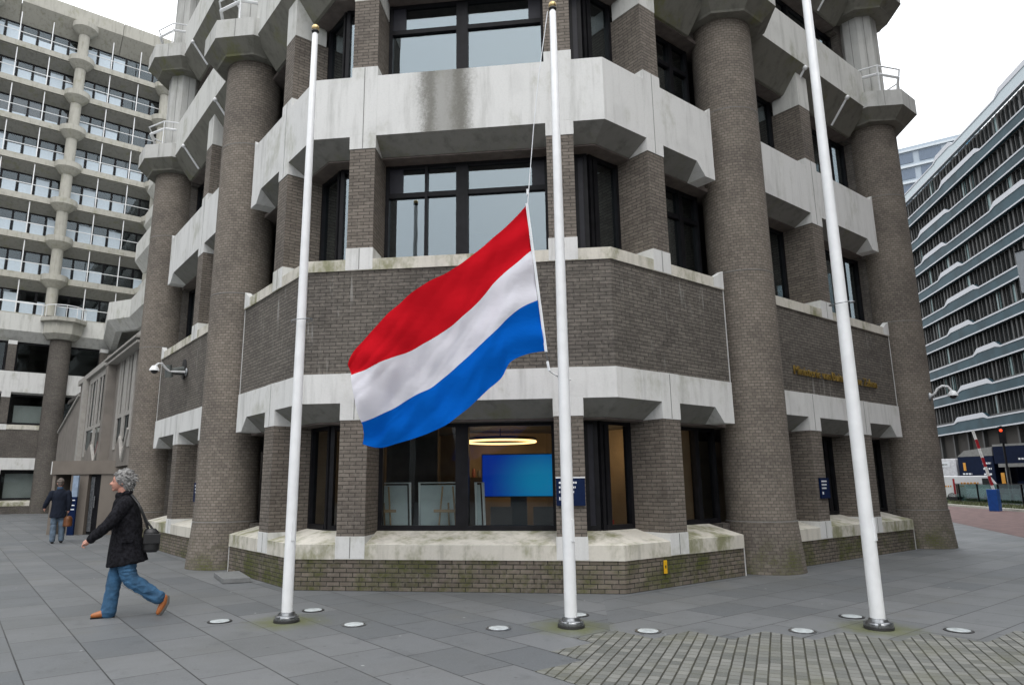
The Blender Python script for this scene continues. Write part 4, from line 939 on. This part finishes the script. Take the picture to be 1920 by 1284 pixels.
MB().box(3.1, 3.3, -.22, -.2, 2.3, 2.9, FV).build('emblem', orange, tn); letters(FV, 3.0, 3.7, 2.0, .12, M['sign_white'], tn, -.21, 5)
for k in range(3): letters(FV, 4.6, 5.2, 2.75 - k * .4, .13, M['sign_white'], tn, -.21, 8 + k)
for s in (3.2, 4.9): MB().tube([FV(s, -.1, .45), FV(s, .3, .45)], .42, 16).build('wheel', M['black_metal'], tn)
kk = thing('navy_kiosk', 'navy open-fronted kiosk with a pale crossbar, at the right edge', 'kiosk', FV(8, 0, 0))
MB().box(5.6, 12.5, -.4, -.2, 2.75, 4.0, FV).build('header', navy, kk); MB().box(5.9, 12.5, -.5, -.4, 2.5, 2.75, FV).build('crossbar', M['joint'], kk); MB().box(5.6, 12.5, 2, 2.2, 0, 3.9, FV).build('back_wall', navy, kk)
MB().box(5.6, 12.5, -.4, 2.2, 4.0, 4.15, FV).build('roof', M['joint'], kk)
for s in (6.3, 9.8, 12.3): MB().box(s, s + .2, -.45, -.25, 0, 2.5, FV).build('post', M['joint'], kk)
MB().box(6.6, 9.7, .2, .9, .0, 1.5, FV).build('counter', navy, kk); MB().box(8.0, 8.35, -.42, -.4, 3.2, 3.6, FV).build('emblem', orange, kk); letters(FV, 7.3, 9.2, 3.0, .12, M['sign_white'], kk, -.41, 12); letters(FV, 7.4, 8.9, 1.1, .13, M['sign_white'], kk, .19, 13)
for s in (5.95, 10.2): MB().box(s, s + .25, -.46, -.4, 1.3, 2.1, FV).build('emblem', orange, kk)
FVn = frame(50.4, 13.3, .31, -.95)
vn = thing('white_van', 'white van with orange lettering parked before the navy trailer', 'van', FVn(1.3, 0, 0))
def van_body():
    pts = [(0, .35), (3.4, .35), (3.42, 1.2), (3.1, 1.75), (2.95, 1.9), (.08, 1.9), (0, 1.6)]
    MB().prism(pts, 0, 1.8, FVn).build('body', simple('white_paint', (.72, .73, .75), .3, var=.03), vn, bevel=.06)
    MB().add([FVn(2.5, -.01, 1.25), FVn(3.2, -.01, 1.25), FVn(3.0, -.01, 1.72), FVn(2.5, -.01, 1.72)], [(0, 1, 2, 3)]).build('side_window', dwin, vn)
    for s in (.6, 2.8): MB().tube([FVn(s, .0, .36), FVn(s, .22, .36)], .34, 18).build('wheel', M['black_metal'], vn)
    letters(FVn, 1.2, 2.3, 1.3, .14, orange, vn, -.005, 3); letters(FVn, .2, .6, 1.1, .12, orange, vn, -.005, 4); MB().box(.72, .84, -.02, 0, .6, 1.7, FVn).build('tail_light', rw[0], vn)
van_body()
tl = thing('traffic_light', 'traffic light showing red above the trailers', 'traffic light', (49.7, 8.86, 0))
MB().tube([(49.8, 8.9, 0), (49.8, 8.9, 5.3)], .07, 8).build('post', M['frame'], tl); MB().box(49.62, 49.82, 8.7, 9.05, 4.1, 5.25).build('housing', M['frame'], tl)
MB().ball((49.62, 8.88, 4.98), .10, (.4, 1, 1), 12).build('red_lamp', emit('red_signal', (1, .06, .015), 1.6), tl)
rs = thing('road_sign', 'grey-backed road sign on a post at the right edge', 'road sign', (20.6, -1.25, 0))
MB().tube([(20.75, -1.2, 0), (20.75, -1.2, 9.6)], .07, 10).build('post', M['steel'], rs, smooth=True)
T_ = frame(20.98, -.05, -.35, -.94)
MB().box(.35, 1.9, -.03, .03, 8.0, 9.48, T_).build('sign_plate', simple('sign_back', (.42, .45, .48), .45, var=.04), rs, bevel=.01)
MB().box(.35, 1.9, -.05, .05, 9.485, 9.52, T_).build('sign_rim', M['frame'], rs)
#=MARK-PEOPLE
# ------------------------------------------------------------------ people
from mathutils import noise as mnoise
def remesh(b, name, mat, parent, vox, smooth_it=4, fold=0., fs=(9, 9, 5)):
    me = bpy.data.meshes.new('tmp'); me.from_pydata([tuple(v) for v in b.v], [], b.f); me.update()
    bm = bmesh.new(); bm.from_mesh(me); bmesh.ops.recalc_face_normals(bm, faces=bm.faces); bm.to_mesh(me); bm.free()
    o = bpy.data.objects.new('tmp', me); COL.objects.link(o)
    r = o.modifiers.new('r', 'REMESH'); r.mode = 'VOXEL'; r.voxel_size = vox
    s_ = o.modifiers.new('s', 'SMOOTH'); s_.iterations = smooth_it; s_.factor = .5
    dg = bpy.context.evaluated_depsgraph_get(); dg.update(); m2 = bpy.data.meshes.new_from_object(o.evaluated_get(dg))
    bpy.data.objects.remove(o); bpy.data.meshes.remove(me)
    if fold:
        nn = [v.normal.copy() for v in m2.vertices]
        for v, q in zip(m2.vertices, nn):
            w = mnoise.noise(Vector((v.co.x * 2.5, v.co.y * 2.5, v.co.z * 2)))
            k = mnoise.noise(Vector((v.co.x * fs[0] + w * 2, v.co.y * fs[1] + w * 2, v.co.z * fs[2] + w * 3)))
            v.co += q * fold * ((1 - 2.2 * abs(k)) * .8 + .5 * w)
    loc = WORLD[parent.name]
    for v in m2.vertices: v.co -= loc
    for p in m2.polygons: p.use_smooth = True
    m2.materials.clear(); m2.materials.append(mat); m2.name = name
    q = bpy.data.objects.new(name, m2); COL.objects.link(q); q.parent = parent; WORLD[q.name] = loc; return q
def limb(b, F, pts, rs, n=7, seg=14):
    P = [Vector(F(*p)) for p in pts]; out = []; rr = []
    for i in range(len(P) - 1):
        p0, p1, p2, p3 = P[max(i - 1, 0)], P[i], P[i + 1], P[min(i + 2, len(P) - 1)]
        for k in range(n):
            f = k / n; out.append(.5 * ((2 * p1) + (p2 - p0) * f + (2 * p0 - 5 * p1 + 4 * p2 - p3) * f * f + (3 * p1 - p0 - 3 * p2 + p3) * f ** 3)); rr.append(rs[i] * (1 - f) + rs[i + 1] * f)
    out.append(P[-1]); rr.append(rs[-1]); b.tube(out, rr, seg)
    b.ball(out[0], rr[0] * .99, seg=12); b.ball(out[-1], rr[-1] * .99, seg=12)
def loft(b, F, rings, seg=28, folds=0.):
    """rings: (z, centre_t, centre_l, half_t, half_l [, tilt])"""
    vs = []
    for (z, ct, cl, ht, hl, *tl) in rings:
        k = tl[0] if tl else 0
        for i in range(seg):
            a = 2 * math.pi * i / seg; e = 1 + folds * math.sin(5 * a + z * 3) * max(0, 1.2 - z)
            vs.append(F(ct + ht * e * math.cos(a), cl + hl * e * math.sin(a), z + k * math.cos(a)))
    n = len(rings); b.add(vs, [tuple(range(seg)), tuple(range(n * seg - 1, (n - 1) * seg - 1, -1))] + [(j * seg + i, j * seg + (i + 1) % seg, (j + 1) * seg + (i + 1) % seg, (j + 1) * seg + i) for j in range(n - 1) for i in range(seg)])
skin = simple('skin', (.44, .22, .165), .6, var=.16, scale=25); wool = simple('black_wool', (.013, .013, .016), .95, var=.5, scale=30, spec=.12, bump=.5); navyw = simple('navy_wool', (.012, .016, .028), .9, spec=.2)
def denim(name, c): return simple(name, c, .85, var=.35, scale=7, bump=.4)
jean = denim('blue_denim', (.035, .105, .20)); jean2 = denim('grey_denim', (.10, .14, .19))
tan = simple('tan_leather', (.36, .12, .035), .4, var=.15); blackl = simple('black_leather', (.012, .012, .013), .45)
def hair_mat():
    m = simple('grey_curls', (.215, .21, .205), .85, var=.45, scale=30, bump=.5); return m
def make_walker():
    W0 = (-6.265, 2.93); Tt = (.98375, -.17952); N = (-.17952, -.98375)        # N points to the viewer
    F = lambda t, l, z: (W0[0] + Tt[0] * t + N[0] * l, W0[1] + Tt[1] * t + N[1] * l, z)
    p = thing('person', 'grey-haired person in a black coat and blue jeans striding left, tan shoes, black shoulder bag', 'person', (W0[0], W0[1], 0))
    b = MB()
    # head: skull, jaw, nose, brow, chin, ear, neck
    b.ball((-.075, 0, 1.695), .102, (.98, .76, 1.12), 22, T=F); b.ball((-.118, 0, 1.640), .072, (.86, .80, 1.05), 18, T=F)
    limb(b, F, [(-.160, 0, 1.690), (-.193, 0, 1.652)], [.011, .017]); b.ball((-.188, .012, 1.648), .012, seg=8, T=F); b.ball((-.188, -.012, 1.648), .012, seg=8, T=F)
    b.ball((-.150, 0, 1.580), .026, (1, 1.1, .8), 12, T=F); b.ball((-.163, 0, 1.717), .022, (.6, 2.0, .5), 12, T=F)
    for l in (-1, 1):
        b.ball((-.060, .080 * l, 1.665), .026, (.7, .35, 1.15), 10, T=F); b.ball((-.128, .042 * l, 1.655), .026, (.8, .7, .8), 10, T=F)
    b.ball((-.172, 0, 1.618), .016, (.7, 1.5, .45), 10, T=F); b.ball((-.170, 0, 1.606), .015, (.7, 1.3, .45), 10, T=F)
    limb(b, F, [(-.03, 0, 1.47), (-.055, 0, 1.60)], [.062, .056])
    # trunk, arms and legs inside the clothes
    loft(b, F, [(.90, .04, 0, .10, .15), (1.1, .03, 0, .10, .14), (1.35, .0, 0, .11, .17), (1.44, -.01, 0, .09, .16), (1.50, -.02, 0, .06, .08)])
    arm_n = [(.0, .185, 1.405), (-.175, .235, 1.155), (-.345, .215, .985)]
    arm_f = [(.0, -.185, 1.405), (.12, -.235, 1.16), (.10, -.22, .93)]
    for A in (arm_n, arm_f): limb(b, F, A, [.050, .040, .028])
    leg_f = [(.03, -.09, .92), (-.045, -.09, .50), (-.075, -.09, .09)]; leg_n = [(.05, .09, .92), (.115, .09, .47), (.455, .09, .225)]
    for A in (leg_f, leg_n): limb(b, F, A, [.080, .055, .040])
    # near hand: palm, four curled fingers, thumb
    limb(b, F, [(-.345, .215, .985), (-.372, .215, .958), (-.395, .213, .935)], [.026, .030, .030])
    for k in range(4):
        l = .188 + k * .017; ln = (.85, 1.0, .97, .8)[k]
        limb(b, F, [(-.400, l, .940 - k * .001), (-.428 - .004 * ln, l, .918), (-.424, l, .893), (-.402, l, .886)], [.0098, .0092, .0086, .0078], n=3, seg=8)
    limb(b, F, [(-.372, .198, .975), (-.404, .190, .968), (-.428, .194, .945)], [.012, .010, .0085], n=3, seg=8)
    # far hand
    limb(b, F, [(.10, -.22, .93), (.085, -.22, .88)], [.027, .032])
    for k in range(4):
        l = -.245 + k * .016; limb(b, F, [(.075, l, .86), (.062, l, .825), (.045, l, .80)], [.0095, .009, .008], n=3, seg=8)
    limb(b, F, [(.06, -.20, .90), (.04, -.195, .865)], [.012, .009], n=3, seg=8)
    body = remesh(b, 'body', skin, p, .0065, 2)
    ew_ = MB()
    for l in (-1, 1): MB().ball(F(-.157, .030 * l, 1.687), .011, seg=10).build('eye', M['black_metal'], body, smooth=True)
    MB().box(-.1786, -.1716, -.018, .018, 1.6105, 1.6135, F).build('mouth', simple('lips', (.30, .11, .10), .6), body)
    # hair: a full head of short grey curls
    r = random.Random(2); h = MB(); h.ball((-.048, 0, 1.72), .116, (1.0, .90, 1.06), 20, T=F); h.ball((.005, 0, 1.645), .092, (.8, .95, 1.1), 16, T=F)
    n_ = 0
    while n_ < 900:
        a, c = r.uniform(0, 2 * math.pi), r.uniform(-.75, 1); sc_ = math.sqrt(1 - c * c); kk_ = r.uniform(.98, 1.10); t = -.045 + .122 * kk_ * sc_ * math.cos(a); l = .104 * kk_ * sc_ * math.sin(a); z = 1.712 + .122 * kk_ * c
        if t < -.125 and z < 1.765: continue
        if t < -.075 and z < 1.70 and abs(l) > .03: continue
        if z < 1.66 and t < -.03: continue
        h.ball((t + r.uniform(-.01, .012), l, z + r.uniform(-.01, .008)), r.uniform(.005, .0125), seg=6, T=F); n_ += 1
    for k in range(260): h.ball((r.uniform(-.015, .078), r.uniform(-.085, .085), r.uniform(1.565, 1.68)), r.uniform(.006, .013), seg=6, T=F)
    for k in range(70):
        a, c = r.uniform(0, 2 * math.pi), r.uniform(-.55, .95); sc_ = math.sqrt(1 - c * c); t = -.035 + .126 * sc_ * math.cos(a); l = .108 * sc_ * math.sin(a); z = 1.712 + .124 * c
        if t < -.085 and z < 1.79: continue
        if t < -.04 and z < 1.70: continue
        d_ = Vector((t + .035, l, z - 1.712)).normalized() * r.uniform(.012, .034)
        limb(h, F, [(t, l, z), (t + d_.x + r.uniform(-.012, .012), l + d_.y, z + d_.z), (t + d_.x * 1.3 + r.uniform(-.016, .022), l + d_.y * 1.2, z + d_.z - r.uniform(.004, .026))], [.012, .009, .005], n=3, seg=6)
    hh = remesh(h, 'hair', hair_mat(), p, .0055, 1)
    # coat
    c = MB()
    loft(c, F, [(.655, .075, 0, .235, .215, .035), (.70, .072, 0, .225, .215, .02), (.85, .055, 0, .195, .205), (1.02, .050, 0, .175, .195), (1.20, .035, 0, .170, .205), (1.34, .010, 0, .155, .22), (1.41, .0, 0, .135, .215), (1.465, -.005, 0, .105, .16), (1.50, -.018, 0, .078, .095)], folds=.045)
    limb(c, F, arm_n, [.082, .068, .052]); limb(c, F, [(.0, .185, 1.405), (-.08, .21, 1.28)], [.085, .078]); limb(c, F, arm_f, [.080, .066, .050])
    for k in range(20):
        a = 2 * math.pi * k / 20; c.ball((-.025 + .078 * math.cos(a), .078 * math.sin(a), 1.525 + .022 * math.cos(a)), .022, (1, 1, 1.5), 8, T=F)
    remesh(c, 'coat', wool, p, .009, 3, fold=.013, fs=(7, 7, 4))
    MB().box(-.02, .12, .222, .236, .93, .975, F).build('pocket_flap', wool, p)
    q = MB(); limb(q, F, [(.03, -.09, .84), (-.035, -.09, .52), (-.065, -.09, .20), (-.078, -.09, .065)], [.112, .086, .080, .088]); limb(q, F, [(.06, .09, .82), (.120, .09, .50), (.30, .09, .345), (.470, .09, .222)], [.115, .092, .085, .088])
    q.ball((.04, 0, .90), .12, (.8, 1.1, .8), 14, T=F)
    r = random.Random(9)
    remesh(q, 'trousers', jean, p, .008, 2, fold=.012, fs=(8, 8, 15))
    # shoes
    f_ = MB(); limb(f_, F, [(-.045, -.09, .062), (-.12, -.09, .052), (-.20, -.092, .040), (-.245, -.095, .034)], [.047, .048, .040, .030]); s1 = remesh(f_, 'shoe', tan, p, .008, 2)
    MB().box(-.272, .0, -.132, -.048, .0, .014, F).build('sole', M['frame'], s1)
    f_ = MB(); limb(f_, F, [(.548, .09, .215), (.540, .09, .150), (.512, .09, .085), (.488, .09, .036)], [.042, .046, .040, .030]); s2_ = remesh(f_, 'shoe', tan, p, .008, 2)
    MB().tube([F(.590, .09, .235), F(.585, .09, .15), F(.545, .09, .07), F(.508, .09, .012)], [.016, .028, .028, .02], 8).build('sole', simple('worn_sole', (.13, .12, .11), .8), s2_, smooth=True)
    bag = thing('shoulder_bag', 'black shoulder bag hanging at the back of the striding person', 'bag', F(.34, .13, .95))
    g = MB(); loft(g, F, [(.79, .335, .14, .075, .055), (.82, .338, .14, .100, .07), (.95, .338, .14, .102, .075), (1.04, .325, .14, .092, .065), (1.085, .315, .14, .062, .04)], 20); remesh(g, 'bag_body', blackl, bag, .009, 3)
    MB().tube([F(.0, -.05, 1.545), F(.07, .10, 1.50), F(.145, .17, 1.40), F(.215, .19, 1.25), F(.27, .17, 1.12), F(.29, .15, 1.04)], .016, 6).build('strap', blackl, bag, smooth=True)
    MB().tube([F(.375, .09, 1.03), F(.26, .06, 1.18), F(.17, .02, 1.36)], .014, 6).build('strap', blackl, bag, smooth=True)
    MB().box(.24, .435, .205, .222, .90, 1.02, F).build('flap', blackl, bag, bevel=.005)
make_walker()
def make_far():
    W0 = (-5.402, 17.09); Tt = (.99384, -.11085); N = (-.11085, -.99384)
    F = lambda t, l, z: (W0[0] + Tt[0] * t + N[0] * l, W0[1] + Tt[1] * t + N[1] * l, z)
    p = thing('person', 'person seen from behind in a navy coat and greyish jeans, walking to the entrance', 'person', (W0[0], W0[1], 0))
    b = MB(); c0 = -.06
    b.ball((c0 - .03, -.01, 1.745), .095, (.84, 1.0, 1.22), 18, T=F); b.ball((c0 - .03, -.06, 1.70), .06, (.85, .9, 1.1), 14, T=F)
    for s in (-1, 1): b.ball((c0 - .03 + .085 * s, .0, 1.72), .024, (.35, .7, 1.2), 8, T=F)
    limb(b, F, [(c0 - .01, 0, 1.50), (c0 - .025, 0, 1.66)], [.062, .055])
    loft(b, F, [(.9, c0, 0, .15, .10), (1.2, c0, 0, .14, .10), (1.42, c0, 0, .18, .10), (1.52, c0, 0, .07, .07)])
    aL = [(c0 - .20, 0, 1.44), (c0 - .30, .01, 1.22), (c0 - .36, -.06, 1.04)]; aR = [(c0 + .20, 0, 1.44), (c0 + .255, .03, 1.18), (c0 + .255, 0, .96)]
    lL = [(c0 - .08, 0, .93), (c0 - .085, .0, .50), (c0 - .07, .06, .09)]; lR = [(c0 + .10, 0, .93), (c0 + .12, -.03, .50), (c0 + .15, -.08, .10)]
    for A in (aL, aR): limb(b, F, A, [.05, .04, .028])
    for A in (lL, lR): limb(b, F, A, [.08, .055, .04])
    for A, s in ((aL[-1], -1), (aR[-1], 1)):
        limb(b, F, [A, (A[0] - .005 * s, A[1], A[2] - .06)], [.027, .032])
        for k in range(4): l = A[1] - .03 + k * .018; limb(b, F, [(A[0], l, A[2] - .08), (A[0] - .004 * s, l, A[2] - .115), (A[0] - .018 * s, l, A[2] - .13)], [.0098, .009, .008], n=2, seg=6)
        limb(b, F, [(A[0] - .02 * s, A[1] - .03, A[2] - .04), (A[0] - .03 * s, A[1] - .045, A[2] - .085)], [.011, .009], n=2, seg=6)
    remesh(b, 'body', skin, p, .009, 1)
    h = MB(); h.ball((c0 - .03, .01, 1.775), .100, (.88, 1.0, 1.0), 18, T=F); h.ball((c0 - .03, .045, 1.715), .075, (.95, .75, 1.0), 14, T=F)
    r = random.Random(4)
    for k in range(60):
        a, c_ = r.uniform(0, 6.28), r.uniform(-.2, 1); q = math.sqrt(1 - c_ * c_); h.ball((c0 - .03 + .088 * q * math.cos(a), .02 + .09 * q * abs(math.sin(a)), 1.775 + .098 * c_), .016, seg=6, T=F)
    remesh(h, 'hair', simple('brown_grey_hair', (.14, .115, .10), .85, var=.4, scale=30), p, .009, 1)
    c = MB(); loft(c, F, [(.74, c0 + .0, 0, .215, .16), (.95, c0, 0, .195, .15), (1.15, c0, 0, .185, .145), (1.35, c0, 0, .215, .145), (1.44, c0, 0, .215, .13), (1.51, c0 - .005, 0, .14, .10), (1.56, c0 - .02, 0, .075, .075)], folds=.02)
    limb(c, F, aL, [.085, .068, .05]); limb(c, F, aR, [.085, .068, .05]); remesh(c, 'coat', navyw, p, .012, 3, fold=.01)
    MB().lathe(F(c0 - .02, 0, 0)[0], F(c0 - .02, 0, 0)[1], [(.078, 1.55), (.082, 1.60), (.070, 1.625)], 18).build('collar', simple('blue_collar', (.03, .07, .13), .8), p, smooth=True)
    q = MB(); limb(q, F, lL, [.105, .085, .075]); limb(q, F, lR, [.105, .085, .075]); q.ball((c0, 0, .93), .15, (1, .7, .7), 12, T=F); remesh(q, 'trousers', jean2, p, .012, 2)
    for (a0, a1) in ((c0 - .07, .06), (c0 + .15, -.08)):
        f_ = MB(); limb(f_, F, [(a0, a1 + .02, .05), (a0, a1 - .10, .042), (a0, a1 - .19, .032)], [.046, .044, .032]); remesh(f_, 'shoe', blackl, p, .01, 1)
    bag = thing('briefcase', 'brown leather briefcase in the hand of the person in navy', 'bag', F(c0 + .27, 0, .5))
    g = MB(); loft(g, F, [(.47, c0 + .265, 0, .115, .16), (.50, c0 + .265, 0, .125, .175), (.70, c0 + .265, 0, .12, .17), (.77, c0 + .265, 0, .075, .15)], 20); o = remesh(g, 'case', simple('brown_leather', (.17, .065, .025), .45, var=.2), bag, .012, 3)
    MB().tube([F(c0 + .25, -.07, .76), F(c0 + .25, -.06, .85), F(c0 + .25, .06, .85), F(c0 + .25, .07, .76)], .012, 6).build('handle', M['frame'], bag, smooth=True)
make_far()
# ------------------------------------------------------------------ unseen blocks added round the square to darken reflections in the glass
def plain_block(name, lab, F, L_, D_, H_, wall, pitch=3.5):
    t = thing(name, lab, 'building', F(L_ / 2, 0, 0)); MB().box(0, L_, .5, D_, 0, H_, F).build('wall', wall, t)
    for k in range(int(H_ / pitch)):
        z = k * pitch; MB().box(0, L_, .1, .45, z + 2.4, z + pitch, F).build('band', wall, t); MB().box(.5, L_ - .5, .3, .49, z + .6, z + 2.4, F).build('ribbon_window', dwin, t)
dk = simple('dark_brick_block', (.07, .06, .055), .8)
plain_block('unseen_street_block', 'unseen dark brick block added across the street to darken the right windows', frame(85, -24, -1, .08), 86, 14, 36, dk)
plain_block('unseen_square_block', 'unseen low dark block added across the square to darken the ground floor glass', frame(-8, -62, -.72, .69), 70, 12, 9, dk)
plain_block('unseen_side_block', 'unseen dark block added left of the square to darken the left windows', frame(-50, 2, 0, 1), 60, 12, 28, dk)
